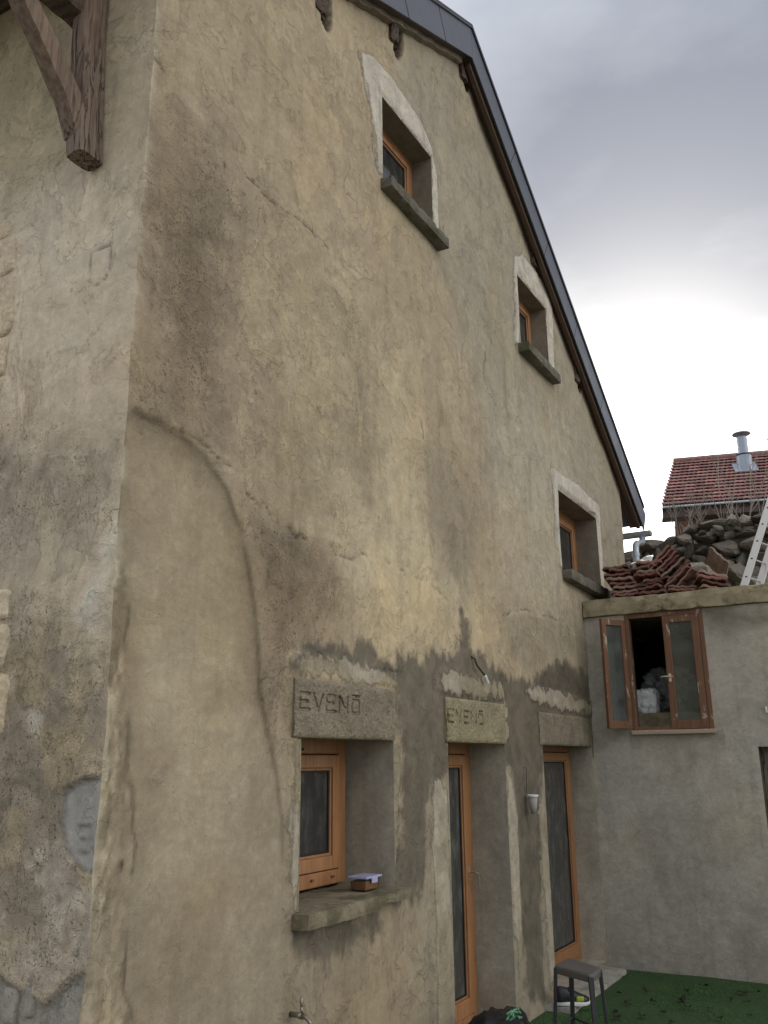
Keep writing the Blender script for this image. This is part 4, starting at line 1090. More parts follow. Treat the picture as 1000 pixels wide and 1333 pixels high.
quad((XB + 2, -0.05, 2.2), (XB + 2, -3.3, 2.2), (XB + 2, -3.3, 3.5), (XB + 2, -0.05, 3.5)); quad((XB, -0.05, 2.2), (XB, -3.3, 2.2), (XB + 2, -3.3, 2.2), (XB + 2, -0.05, 2.2))
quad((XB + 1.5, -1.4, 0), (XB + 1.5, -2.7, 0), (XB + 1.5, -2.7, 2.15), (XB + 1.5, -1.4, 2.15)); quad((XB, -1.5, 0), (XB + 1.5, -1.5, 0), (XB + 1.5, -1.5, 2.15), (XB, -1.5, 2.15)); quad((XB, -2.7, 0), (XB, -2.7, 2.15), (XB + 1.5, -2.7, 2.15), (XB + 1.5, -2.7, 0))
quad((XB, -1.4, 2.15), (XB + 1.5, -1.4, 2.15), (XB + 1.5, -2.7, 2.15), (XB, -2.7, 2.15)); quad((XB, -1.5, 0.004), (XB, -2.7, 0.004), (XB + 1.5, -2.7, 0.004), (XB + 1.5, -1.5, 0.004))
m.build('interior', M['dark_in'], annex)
m = MB(); m.box(XA + 0.05, 10.4, -3.6, -3.35, 0, 3.5); m.box(10.1, 10.4, -3.35, 0, 0, 3.5); m.build('side_wall', M['sill'], annex)
rough_box(XA - 0.055, 10.5, -3.7, -0.012, 3.502, 3.693, 0.06, 0.006, 5, 31, 0.03).build('roof_slab', M['coping'], annex)
m = MB(); m.box(7.12, 7.17, -1.3, -0.35, 2.205, 2.475); m.box(7.17, 8.3, -1.3, -0.35, 2.40, 2.475); m.build('inner_ledge', M['coping'], annex, 0.004)

# casement: outer frame, right leaf shut, left leaf swung out
def ybars(mb, y0, y1, z0, z1, w_, x0, x1, bot=None):
    bot = bot or w_; a, b = max(y0, y1), min(y0, y1)
    mb.box(x0, x1, a - w_, a, z0, z1); mb.box(x0, x1, b, b + w_, z0, z1); mb.box(x0, x1, b + w_, a - w_, z1 - w_, z1); mb.box(x0, x1, b + w_, a - w_, z0, z0 + bot)
f = MB(); ybars(f, WY0, WY1, WZ0, WZ1, 0.045, XA - 0.012, XA + 0.06)
cas = f.build('window', M['redwood'], annex, 0.005)
f = MB(); f.box(XA - 0.05, XA - 0.013, WY1 - 0.02, WY0 + 0.01, WZ0 - 0.03, WZ0 + 0.012)
f.build('weather_board', paintwood_mat('bleached_wood', (0.42, 0.33, 0.24), 0.3, 'Y', (0.6, 0.55, 0.46)), cas, 0.004)
ym = -0.842
f = MB(); ybars(f, ym, WY1 + 0.047, WZ0 + 0.02, WZ1 - 0.047, 0.072, XA - 0.02, XA + 0.02, 0.085)
rl = f.build('sash', M['redwood'], cas, 0.004)
f = MB(); f.box(XA - 0.002, XA + 0.003, ym - 0.07, WY1 + 0.117, WZ0 + 0.1, WZ1 - 0.117); f.build('glass', M['clear'], cas)
f = MB(); hz = 2.82
f.box(XA - 0.03, XA - 0.02, ym - 0.045, ym - 0.02, hz - 0.05, hz + 0.03); f.tube([(XA - 0.02, ym - 0.032, hz), (XA - 0.06, ym - 0.032, hz), (XA - 0.062, ym + 0.03, hz), (XA - 0.06, ym + 0.05, hz)], 0.008, 8); f.tube([(XA - 0.045, ym - 0.032, hz), (XA - 0.045, ym - 0.075, hz - 0.002)], 0.007, 8)
f.build('handle', M['handle'], cas)
# left leaf, hinged on the left jamb, opened towards the yard
hp = Vector((XA - 0.03, WY0 - 0.01, 0)); dv = Vector((-0.30, 0.16, 0)).normalized(); nv_ = Vector((dv.y, -dv.x, 0))
def leafbox(mb, s0, s1, t0, t1, z0, z1):
    c = [hp + dv * s + nv_ * t for s, t in ((s0, t0), (s1, t0), (s1, t1), (s0, t1))]
    if ((c[1] - c[0]).cross(c[2] - c[1])).z < 0: c = c[::-1]
    mb.hexa([(q.x, q.y, z0) for q in c] + [(q.x, q.y, z1) for q in c])
LW = 0.345; f = MB(); z0, z1 = WZ0 + 0.03, WZ1 - 0.06
leafbox(f, 0, 0.06, 0, 0.038, z0, z1); leafbox(f, LW - 0.06, LW, 0, 0.038, z0, z1); leafbox(f, 0.06, LW - 0.06, 0, 0.038, z1 - 0.065, z1); leafbox(f, 0.06, LW - 0.06, 0, 0.038, z0, z0 + 0.08)
ll = f.build('sash', M['redwood'], cas, 0.004)
f = MB(); leafbox(f, 0.058, LW - 0.058, 0.016, 0.021, z0 + 0.078, z1 - 0.063); f.build('glass', M['clear'], cas)
# doorway at the edge of the picture
f = MB(); f.box(XA + 0.16, XA + 0.22, DY0 - 0.06, DY0 - 0.002, 0, DZ1 - 0.002); f.box(XA + 0.16, XA + 0.22, -2.5, DY0 - 0.06, DZ1 - 0.06, DZ1 - 0.002)
df_ = f.build('door_frame', M['oldwoodZ'], annex, 0.004)
f = MB(); f.box(XA + 0.158, XA + 0.162, DY0 - 0.075, DY0 - 0.062, 0, DZ1 - 0.062); f.build('door_bead', M['alu'], df_)

# things in and on the annex
def crumple(name, c, sx, sy, sz, seed, mat, n=10, amp=0.22, pw=2.6, freq=3.0, flat=True):
    rb = rough_box(-.5, .5, -.5, .5, -.5, .5, 1.0 / n, 0)
    out = []
    for p in rb.v:
        p = Vector(p) * 2; L = (abs(p.x) ** pw + abs(p.y) ** pw + abs(p.z) ** pw) ** (1 / pw); q = p / L * .5
        fo = 1 - abs(mnoise.noise(q * freq + Vector((seed, 0, 0)))) * 1.6 * amp - abs(mnoise.noise(q * freq * 2.3 + Vector((0, seed, 0)))) * amp
        q = q * fo * 1.12
        z = max(q.z, -0.46) if flat else q.z
        out.append((c[0] + q.x * sx, c[1] + q.y * sy, c[2] + z * sz + 0.46 * sz))
    rb.v = out
    return rb.build(name, mat, None, smooth=True)
p_ = onX(843, 928, 7.32)
tag(crumple('sack', (7.26, p_[1], 2.476), 0.20, 0.28, 0.27, 3.3, M['sack'], 16, 0.24, 6.0, 4.2), 'crumpled white sack standing inside the open window of the outbuilding', 'sack')
p_ = onX(862, 925, 7.6)
tag(crumple('plastic_bundle', (7.72, p_[1] - 0.10, 2.476), 0.45, 0.66, 0.56, 7.7, M['plasticwrap'], 22, 0.36, 2.4, 5.0), 'heap of creased clear plastic sheeting behind the white sack in the window', 'plastic sheeting')
p_ = onX(998, 924, XA)
m = MB(); m.box(XA - 0.03, XA + 0.01, p_[1] - 0.009, p_[1] + 0.009, p_[2] - 0.028, p_[2] + 0.028); m.box(XA - 0.036, XA - 0.03, p_[1] - 0.005, p_[1] + 0.005, p_[2] - 0.012, p_[2] + 0.012)
tag(m.build('junction_box', M['white'], None, 0.004), 'small white plastic box on the grey wall above the dark doorway', 'junction box')

# spare roof tiles piled on the flat roof
def tile_mesh(name):
    prof = [(-.125, .0), (-.115, .009), (-.085, .011), (-.06, .004), (-.02, .003), (0, .009), (.02, .003), (.06, .004), (.085, .011), (.115, .009), (.125, .0)]
    mb = MB(); n = len(prof)
    for x in (-.21, -.19, .19, .21):
        lift = 0.006 if abs(x) > .2 else 0
        for y, z in prof: mb.v.append((x, y, z + 0.019 - lift))
        for y, z in prof: mb.v.append((x, y, z))
    for i in range(3):
        for k in range(n - 1):
            a = i * 2 * n + k; b = a + 2 * n
            mb.face([a, a + 1, b + 1, b]); mb.face([a + n, b + n, b + n + 1, a + n + 1])
        for k in (0, n - 1):
            a = i * 2 * n + k; b = a + 2 * n; mb.face([a, b, b + n, a + n] if k == 0 else [a, a + n, b + n, b])
    for i in (0, 3):
        for k in range(n - 1):
            a = i * 2 * n + k; mb.face([a, a + n, a + n + 1, a + 1] if i == 0 else [a, a + 1, a + n + 1, a + n])
    me = mb.mesh(name); me.materials.append(M['tile']); return me
TILE = tile_mesh('roof_tile')
def put_tile(loc, rot, label, group, me=TILE, sc=(1, 1, 1)):
    o = bpy.data.objects.new('roof_tile', me); COL.objects.link(o); o.location = loc; o.rotation_euler = rot; o.scale = sc
    return tag(o, label, 'roof tile', group)
rr = random.Random(5)
RZ = 3.700
def pile(c, n, lab, grp, roll=0.0, pitch=0.0, yaw=0.0, step=0.043, sc=(1, 1.25, 1.35), drift=(0, 0)):
    up = Vector((math.sin(pitch), -math.sin(roll), math.cos(roll) * math.cos(pitch))).normalized()
    for i in range(n):
        q = Vector(c) + up * (step * i) + Vector((rr.uniform(-.03, .03) + drift[0] * i, rr.uniform(-.03, .03) + drift[1] * i, 0))
        put_tile(q, (roll + rr.uniform(-.07, .07), pitch + rr.uniform(-.05, .05), yaw + rr.uniform(-.22, .22)), lab, grp, TILE, sc)
pile((7.36, -0.345, 3.705), 9, 'red clay roof tile in the leftmost flat stack, beside the gable wall', 'tiles in the stack by the gable', 0.0, 0.02, 0.1, 0.048, (1, 1.2, 1.7), (0, 0.006))
pile((7.36, -0.72, 3.705), 9, 'dull red clay roof tile in the stack under the pale metal sheet', 'tiles in the stack under the sheet', -0.03, 0.02, -0.05, 0.049, (1, 1.15, 1.7), (0, 0.006))
pile((7.38, -1.03, 3.88), 9, 'red clay roof tile leaning steeply in the slanted middle row', 'tiles in the slanted row', -0.72, 0.0, 0.12, 0.048, (1, 1.35, 1.3))
pile((7.36, -1.03, 3.706), 3, 'brown clay roof tile lying flat beneath the slanted row', 'tiles beneath the slanted row', 0.1, 0.0, -0.15, 0.042, (1, 1.2, 1.3))
pile((7.30, -1.30, 3.72), 4, 'orange red clay tile in the short right hand stack', 'tiles in the short right stack', 0.22, 0.03, 0.3, 0.055, (1, 1.2, 1.7), (0, 0.015))
put_tile((7.42, -1.36, 4.06), (0.9, 0.25, 0.3), 'lichen grey roof tile propped at the top right of the tile heap', None, TILE, (1, 1.1, 1.4))
# pale sheet lying across the second stack
m = MB()
sa = [onX(x, y, xx) for x, y, xx in ((820, 736, 7.25), (847, 733, 7.25), (851, 724, 7.6), (830, 730, 7.6))]
nn = 6
for i in range(nn + 1):
    for j in range(nn + 1):
        u, v = i / nn, j / nn
        q = (sa[0] * (1 - u) + sa[1] * u) * (1 - v) + (sa[3] * (1 - u) + sa[2] * u) * v
        m.v.append((q[0], q[1], q[2] + 0.02 * math.sin(u * 3) + 0.01 * math.sin(v * 5 + u * 4)))
for i in range(nn):
    for j in range(nn):
        k = i * (nn + 1) + j; m.face([k, k + nn + 1, k + nn + 2, k + 1])
o = m.build('metal_sheet', M['alu'], None, smooth=True); sd = o.modifiers.new('t', 'SOLIDIFY'); sd.thickness = 0.006
tag(o, 'bent pale metal sheet lying on top of the second tile stack', 'metal sheet')

# ladder leaning back over the roof
lad = empty('ladder', (7.2, -1.62, 3.695), 'white aluminium ladder leaning at the right end of the flat roof', 'ladder')
A0 = Vector(tuple(onX(966, 765, 7.2))); A1 = Vector(tuple(onX(1003, 652, 8.1))); A0.z = 3.70
dirL = (A1 - A0).normalized(); acr = Vector((0.36, -0.09, 0.0)); nl = dirL.cross(acr).normalized(); ac = acr.normalized()
def rail(off, name='rail'):
    mb = MB(); L = 2.3
    a = A0 + off
    c = [ac * -0.014 + nl * -0.042, ac * 0.014 + nl * -0.042, ac * 0.014 + nl * 0.042, ac * -0.014 + nl * 0.042]
    mb.hexa([a + q for q in c] + [a + dirL * L + q for q in c])
    o = mb.build(name, M['alu'], lad, 0.003); return o
for off in (Vector((0, 0, 0)), acr): rail(off)
for k in range(7):
    s0 = A0 + dirL * (0.22 + 0.29 * k)
    m = MB(); m.tube([s0 - ac * 0.016, s0 + acr + ac * 0.016], 0.010, 8); m.build('rung', M['alu'], lad, smooth=True)
    m = MB(); m.tube([s0 - ac * 0.018, s0 - ac * 0.0145], 0.012, 8); m.build('rung_end', M['gasket'], lad)

# rubble wall at the back of the flat roof
rub = empty('rubble_wall', (9.9, -1.6, 3.69), 'tumbledown dry stone wall behind the tile heap on the flat roof', 'stone wall')
SM = []
for k in range(9):
    me = stone_mesh('stone', k + 1, 1, 1, 1, 8, 7.0, 0.19); me.polygons.foreach_set('use_smooth', [False] * len(me.polygons)); me.materials.append(M['rubble']); SM.append(me)
def rubble_top(y):
    pts = [(0.6, 4.7), (0.2, 4.93), (-0.05, 4.99), (-0.4, 5.02), (-0.7, 5.12), (-0.9, 5.22), (-1.3, 5.24), (-1.9, 5.25), (-4, 5.25)]
    for (a, za), (b, zb_) in zip(pts[:-1], pts[1:]):
        if b <= y <= a: return za + (zb_ - za) * (a - y) / (a - b)
    return 4.8
z = 3.74; row = 0
while z < 5.35:
    h = rr.uniform(0.13, 0.25); y = 0.55 - rr.uniform(0, .2)
    while y > -3.3:
        w_ = rr.uniform(0.14, 0.38)
        zt = rubble_top(y - w_ / 2)
        if z + h * 0.35 < zt:
            hh = min(h, zt - z + 0.05) * rr.uniform(0.9, 1.15)
            o = bpy.data.objects.new('stone', rr.choice(SM)); link(o, rub, (9.95 + rr.uniform(-.06, .06) + 0.06 * row / 6, y - w_ / 2, z + hh / 2))
            o.scale = (0.42 + rr.uniform(-.05, .1), w_ * 1.06, hh * 1.08); o.rotation_euler = (rr.uniform(-.12, .12), rr.uniform(-.1, .1), rr.uniform(-.15, .15))
        y -= w_
    z += h * 0.93; row += 1
for k in range(46):                                     # pinning stones in the joints
    y = rr.uniform(-2.6, 0.45); z = rr.uniform(3.8, rubble_top(y) - 0.05)
    o = bpy.data.objects.new('stone', rr.choice(SM)); link(o, rub, (9.76 + rr.uniform(-.05, .05), y, z)); sz_ = rr.uniform(.07, .15)
    o.scale = (sz_, sz_ * rr.uniform(1, 1.8), sz_ * rr.uniform(.6, 1.1)); o.rotation_euler = (rr.uniform(-.6, .6), rr.uniform(-.5, .5), rr.uniform(-1, 1))
for px, py, w_, h_ in [(922, 752, .24, .16), (940, 758, .3, .14), (905, 742, .2, .2), (955, 742, .28, .16), (978, 762, .25, .14), (990, 752, .2, .16), (930, 738, .26, .1)]:
    q = onX(px, py, 9.0)
    o = bpy.data.objects.new('stone', rr.choice(SM)); link(o, rub, (9.05 + rr.uniform(-.2, .5), q[1], max(q[2], 3.78))); o.scale = (.35, w_ * 1.5, h_ * 1.6); o.rotation_euler = (rr.uniform(-.3, .3), rr.uniform(-.3, .3), rr.uniform(0, 3))
rb = rough_box(9.95, 10.25, -3.4, 0.45, 3.69, 4.9, 0.12, 0.03, 3, 8); rb.build('wall_core', M['mortar'], rub)
# the bank the wall holds back, so that the wall stands on something
m = MB(); m.box(10.25, 11.5, -6, 0.8, -0.012, 4.8); tag(m.build('terrain', M['mortar']), kind='structure')

# ==================================================================== the neighbour's house beyond
E0 = Vector((20.0, 1.75, 8.28)); ev = Vector((0.2647, -0.9643, 0)); uv = Vector((0.9643, 0.2647, 0))
nb = empty('neighbour_house', (22.5, -0.8, 0), 'distant house with red tiled roof behind the stone wall', 'house')
RL, RH, NR, NC, INSET = 2.5, 1.96, 14, 20, 0.6
slope = (uv * RL + Vector((0, 0, RH))); sn = slope.normalized(); tl = slope.length / NR; tw = 0.25
nrm_ = ev.cross(sn).normalized()
if nrm_.z < 0: nrm_ = -nrm_
mb = MB()
prof = [(0, 0), (.03, .010), (.07, .013), (.11, .006), (.14, .006), (.18, .013), (.22, .010), (.25, 0)]
rowm = Matrix((ev, sn, nrm_)).transposed()
for v_ in (0, tl * 1.08):
    for a, hh in prof: mb.v.append((a, v_, hh + (0.05 if v_ == 0 else 0.0)))
    for a, hh in prof: mb.v.append((a, v_, hh - 0.018 + (0.05 if v_ == 0 else 0.0)))
n = len(prof)
for k in range(n - 1):
    mb.face([k, k + 1, 2 * n + k + 1, 2 * n + k]); mb.face([n + k, 3 * n + k, 3 * n + k + 1, n + k + 1]); mb.face([k, n + k, n + k + 1, k + 1])
mb.face([0, 2 * n, 3 * n, n]); mb.face([n - 1, 2 * n - 1, 4 * n - 1, 3 * n - 1])
rt_me = mb.mesh('roof_tile'); rt_me.materials.append(M['rooftile'])
q4 = rowm.to_quaternion()
for r_ in range(NR):
    for c_ in range(NC):
        p_ = E0 + sn * (tl * r_) + ev * (tw * c_ + INSET * r_ / NR) + nrm_ * 0.02
        o = bpy.data.objects.new('roof_tile', rt_me); link(o, nb, p_); o.rotation_mode = 'QUATERNION'; o.rotation_quaternion = q4
W = tw * NC
ri = E0 + slope + ev * INSET
m = MB(); m.tube([ri + nrm_ * 0.05, ri + ev * W + nrm_ * 0.05], 0.10, 8); m.build('ridge_tile', M['rooftile'], nb, smooth=True)
m = MB()
und = Vector((0, 0, -0.16))
B0, B1, B2, B3 = E0, E0 + ev * W, ri + ev * W, ri
m.hexa([B0 + und, B1 + und, B2 + und, B3 + und, B0, B1, B2, B3]); m.build('roof_deck', M['eaveboard'], nb)
m = MB(); back = ri + uv * RL - Vector((0, 0, RH)) - ev * 0.0
m.hexa([B3 + und, B2 + und, back + ev * W + und, back + und, B3 - Vector((0, 0, .005)), B2 - Vector((0, 0, .005)), back + ev * W, back]); m.build('rear_roof', M['rooftile'], nb)
m = MB(); so_ = Vector((0, 0, -0.30)); ia = uv * 0.55
m.hexa([E0 + so_, B1 + so_, B1 + so_ + uv * 0.04, E0 + so_ + uv * 0.04, E0 + Vector((0, 0, -.005)), B1 + Vector((0, 0, -.005)), B1 + uv * .04, E0 + uv * .04]); m.build('fascia_board', M['eaveboard'], nb)
m = MB(); s2 = Vector((0, 0, -0.27))
m.hexa([E0 + s2 + uv * .04, B1 + s2 + uv * .04, B1 + s2 + uv * 0.6, E0 + s2 + uv * 0.6, E0 + s2 + uv * .04 + Vector((0, 0, .04)), B1 + s2 + uv * .04 + Vector((0, 0, .04)), B1 + s2 + uv * 0.6 + Vector((0, 0, .04)), E0 + s2 + uv * 0.6 + Vector((0, 0, .04))]); m.build('eave_soffit', M['eaveboard'], nb)
m = MB(); w0 = E0 + ev * 0.68 + ia; w1_ = B1 - ev * 0.3 + ia
tz = E0.z - 0.27
def zz(v, z): return (v.x, v.y, z)
m.hexa([zz(w0, -0.012), zz(w1_, -0.012), zz(w1_ + uv * 3.9, -0.012), zz(w0 + uv * 3.9, -0.012), zz(w0, tz), zz(w1_, tz), zz(w1_ + uv * 3.9, tz), zz(w0 + uv * 3.9, tz)]); m.build('wall', M['brownwall'], nb)
m = MB(); g0 = E0 + Vector((0, 0, -0.03)) - uv * 0.05; m.tube([g0, g0 + ev * W], 0.03, 10); m.build('gutter', M['galv'], nb, smooth=True)
# steel flue
fb = Vector(tuple(onX(970, 606, 22.2)))
flue = MB(); flue.lathe([(0.20, -0.25), (0.20, 0.28), (0.17, 0.31), (0.135, 0.32), (0.135, 0.82), (0.12, 0.82), (0.12, 0.5)], fb, 20)
fl = flue.build('flue_pipe', M['steel'], nb, smooth=True); em = fl.modifiers.new('e', 'EDGE_SPLIT'); em.split_angle = R(35)
m = MB(); m.lathe([(0.206, 0.27), (0.206, 0.31)], fb, 20); m.build('flue_collar', M['gasket'], fl)
m = MB(); m.tube([fb + Vector((0, 0, .5)), fb + Vector((0, 0, .98))], 0.012, 6); m.lathe([(0.0, 1.0), (0.235, 0.93), (0.24, 0.90), (0.0, 0.94)], fb, 24); m.build('flue_cap', M['steel'], fl, smooth=True)
m = MB(); c_ = fb - Vector((0, 0, .06)); m.hexa([c_ + ev * a + sn * b - nrm_ * .02 for a, b in ((-.3, -.3), (.3, -.3), (.3, .3), (-.3, .3))] + [c_ + ev * a + sn * b + nrm_ * .02 for a, b in ((-.3, -.3), (.3, -.3), (.3, .3), (-.3, .3))]); m.build('flue_flashing', M['steel'], fl)

# bare shrubs between the stone wall and that house
def shrub(base, height, seed, lean, nst=4):
    r2 = random.Random(seed); mb = MB()
    def grow(p, d, L, rad, lvl):
        pts = [p]; n_ = 5
        for i in range(n_):
            d = (d + Vector((r2.uniform(-.12, .12), r2.uniform(-.12, .12), r2.uniform(-.04, .10)))).normalized(); p = p + d * (L / n_); pts.append(p)
        mb.tube(pts, [rad * (1 - .6 * i / n_) for i in range(n_ + 1)], 5)
        if lvl < 3:
            for k in range(r2.choice((2, 2, 3)) + (1 if lvl == 0 else 0)):
                q = pts[r2.randint(1, n_)]
                dd = (d + Vector((r2.uniform(-.25, .25), r2.uniform(-.75, .75), r2.uniform(-.05, .45)))).normalized()
                grow(q, dd, L * r2.uniform(.45, .7), rad * .62, lvl + 1)
    for k in range(nst):
        grow(Vector(base) + Vector((r2.uniform(-.1, .1), r2.uniform(-.3, .3), 0)), Vector((0, lean + r2.uniform(-.55, .55), 1)).normalized(), height * r2.uniform(.5, .75), 0.013, 0)
    return mb
for i, (px, hgt_, lean, lab, ns) in enumerate([(912, 1.35, 0.10, 'leafless forked shrub standing left of the steel flue, behind the stone wall', 5), (965, 1.75, -0.05, 'tall leafless shrub rising in front of the steel flue, behind the stone wall', 4), (880, 0.75, 0.1, 'thin leafless twigs at the left edge of the distant red roof', 3)]):
    q = onX(px, 700, 11.0)
    o = shrub((10.8, q[1], 4.79), hgt_, 40 + i, lean, ns).build('bare_shrub', M['bark'], None)
    tag(o, lab, 'shrub', 'bare shrubs behind the stone wall')

# ==================================================================== the yard
m = MB()
nx_, ny_ = 60, 60
def turf_z(x, y): return 0.004 + 0.008 * mnoise.noise(Vector((x * 1.6, y * 1.6, 0)))
for i in range(nx_ + 1):
    for j in range(ny_ + 1):
        x = 2.2 + (XA - 2.19) * i / nx_; y = -3.55 + (3.56) * j / ny_; m.v.append((x, y, turf_z(x, y)))
for i in range(nx_):
    for j in range(ny_):
        k = i * (ny_ + 1) + j; m.face([k, k + ny_ + 1, k + ny_ + 2, k + 1])
tag(m.build('lawn', M['turf'], None, smooth=True), kind='structure')
rg_ = np.random.RandomState(4); NB = 60000
bx = rg_.uniform(4.3, XA - 0.01, NB); by = -2.3 + 2.30 * rg_.uniform(0, 1, NB); ba = rg_.uniform(0, 2 * np.pi, NB); bh = rg_.uniform(.006, .017, NB)
keep_ = ~((bx > 4.98) & (bx < 6.70) & (by > -0.26)); bx, by, ba, bh = bx[keep_], by[keep_], ba[keep_], bh[keep_]; NB = len(bx)
wv_ = 0.0028; vv = np.zeros((NB, 3, 3))
vv[:, 0] = np.stack([bx - np.cos(ba) * wv_, by - np.sin(ba) * wv_, np.zeros(NB) + .002], -1); vv[:, 1] = np.stack([bx + np.cos(ba) * wv_, by + np.sin(ba) * wv_, np.zeros(NB) + .002], -1)
vv[:, 2] = np.stack([bx + rg_.uniform(-.010, .010, NB), by + rg_.uniform(-.010, .010, NB), bh], -1)
me = bpy.data.meshes.new('grass'); me.vertices.add(NB * 3); me.vertices.foreach_set('co', vv.astype(np.float32).ravel())
me.loops.add(NB * 3); me.loops.foreach_set('vertex_index', np.arange(NB * 3, dtype=np.int32)); me.polygons.add(NB)
me.polygons.foreach_set('loop_start', np.arange(0, NB * 3, 3, dtype=np.int32)); me.polygons.foreach_set('loop_total', np.full(NB, 3, np.int32)); me.update(calc_edges=True)
me.materials.append(M['blade']); tag(link(bpy.data.objects.new('grass', me)), 'dark green artificial grass covering the yard', 'grass', kind='stuff')

# pale slab in front of the far french door, shoe on it
slab = rough_box(5.02, 6.66, -0.24, 0.03, 0.0, 0.05, 0.05, 0.004, 4, 51, 0.02).build('step_slab', M['slabwhite'])
tag(slab, 'pale stone step in front of the far french door', 'step')
sp = onY(744, 1286, -0.20)
shoe = empty('shoe', (sp[0], -0.20, 0.052), 'black and lime running shoe with white sole on the pale step', 'shoe')
def foot(profile, name, mat, z0, z1, sc=1.0):
    mb = MB(); n_ = 24; b0 = 0
    for z_, k in ((z0, 1.0), ((z0 + z1) / 2, 1.04), (z1, 0.98)):
        for i in range(n_):
            a = 2 * math.pi * i / n_; c, s_ = math.cos(a), math.sin(a)
            L = 0.145 * k * sc; w_ = (0.048 - 0.010 * math.cos(a * 1.0 + 0.4) * (-1)) * k * sc
            y_ = -0.20 + s_ * w_ - 0.012 * c
            mb.v.append((sp[0] + c * L, y_, z_ + (0.02 * max(0, c - .7))))
    for j in range(2):
        for i in range(n_): mb.face([j * n_ + i, j * n_ + (i + 1) % n_, (j + 1) * n_ + (i + 1) % n_, (j + 1) * n_ + i])
    mb.face(list(reversed(range(n_)))); mb.face([2 * n_ + i for i in range(n_)])
    return mb.build(name, mat, shoe, smooth=False)
foot(None, 'sole', M['white'], 0.055, 0.085)
mb = MB(); n_ = 20; secs = [(-.135, .036, .10, .0), (-.10, .042, .115, .0), (-.05, .043, .105, .0), (.0, .046, .085, .0), (.05, .050, .065, .0), (.10, .046, .045, 0), (.135, .026, .028, 0)]
for x_, w_, h_, _ in secs:
    for i in range(n_):
        a = math.pi * i / (n_ - 1); mb.v.append((sp[0] + x_, -0.20 + math.cos(a) * w_ - 0.012 * x_ / .14, 0.083 + math.sin(a) ** 0.7 * h_))
for j in range(len(secs) - 1):
    for i in range(n_ - 1): mb.face([j * n_ + i, (j + 1) * n_ + i, (j + 1) * n_ + i + 1, j * n_ + i + 1])
mb.face([i for i in range(n_)]); mb.face([(len(secs) - 1) * n_ + i for i in reversed(range(n_))])
up_ = mb.build('upper', M['black'], shoe, smooth=True)
mb = MB(); mb.box(sp[0] + 0.02, sp[0] + 0.085, -0.262, -0.235, 0.086, 0.125); mb.build('side_panel', M['lime'], shoe, 0.01)
shoe.rotation_euler[2] = -0.95
mb = MB()
for k in range(4): mb.tube([(sp[0] - 0.03 + .028 * k, -0.235, 0.165 - .016 * k), (sp[0] - 0.025 + .028 * k, -0.2, 0.185 - .018 * k), (sp[0] - 0.03 + .028 * k, -0.165, 0.165 - .016 * k)], 0.005, 5)
mb.build('lace', M['gasket'], shoe)

# stool
sc_ = Vector((3.545, -0.835, 0.70))
stool = empty('stool', (sc_.x, sc_.y, 0), 'dark metal stool with square seat on the green turf', 'stool')
ax = Vector((0.72, -0.69, 0)).normalized(); ay = Vector((0.69, 0.72, 0)).normalized()
ca = [Vector(tuple(onZ(*q, 0.70))) for q in ((721, 1257), (770, 1270), (783, 1260), (742, 1247))]
cen = sum(ca, Vector()) / 4
mb = MB(); ring = []
def corner_round(pts, r_, n_=5):
    out = []
    for i in range(4):
        a, b, c = pts[i - 1], pts[i], pts[(i + 1) % 4]; u = (a - b).normalized(); v = (c - b).normalized()
        for k in range(n_ + 1):
            t = k / n_; p0 = b + u * r_; p2 = b + v * r_; out.append(p0 * (1 - t) ** 2 + b * 2 * t * (1 - t) + p2 * t ** 2)
    return out
base_ = corner_round(ca, 0.045)
lv = [(1.0, -0.045), (1.03, -0.012), (1.01, 0.0), (0.93, 0.003), (0.5, -0.002)]
for k, dz in lv:
    for p in base_: q = cen + (p - cen) * k; mb.v.append((q.x, q.y, 0.70 + dz))
nb_ = len(base_)
for j in range(len(lv) - 1):
    for i in range(nb_): mb.face([j * nb_ + i, j * nb_ + (i + 1) % nb_, (j + 1) * nb_ + (i + 1) % nb_, (j + 1) * nb_ + i])
mb.face([(len(lv) - 1) * nb_ + i for i in range(nb_)])
mb.build('seat', M['stool_top'], stool, smooth=True)
for i in range(4):
    t0 = cen + (ca[i] - cen) * 0.93; t1 = cen + (ca[i] - cen) * 1.22
    d_ = (ca[i] - cen); d_.z = 0; d_.normalize(); s_ = Vector((-d_.y, d_.x, 0))
    m = MB(); a0, a1 = Vector((t0.x, t0.y, 0.69)), Vector((t1.x, t1.y, 0.012))
    w0_, w1__ = 0.017, 0.010
    m.hexa([a1 - d_ * w1__ - s_ * w1__, a1 + d_ * w1__ - s_ * w1__, a1 + d_ * w1__ + s_ * w1__, a1 - d_ * w1__ + s_ * w1__, a0 - d_ * .012 - s_ * w0_, a0 + d_ * .012 - s_ * w0_, a0 + d_ * .012 + s_ * w0_, a0 - d_ * .012 + s_ * w0_])
    m.build('leg', M['stool_leg'], stool, 0.004)
for i in range(4):
    a = cen + (ca[i] - cen) * 1.09; b = cen + (ca[(i + 1) % 4] - cen) * 1.09
    m = MB(); m.tube([(a.x, a.y, 0.33), (b.x, b.y, 0.33)], 0.008, 8); m.build('stretcher', M['stool_leg'], stool)

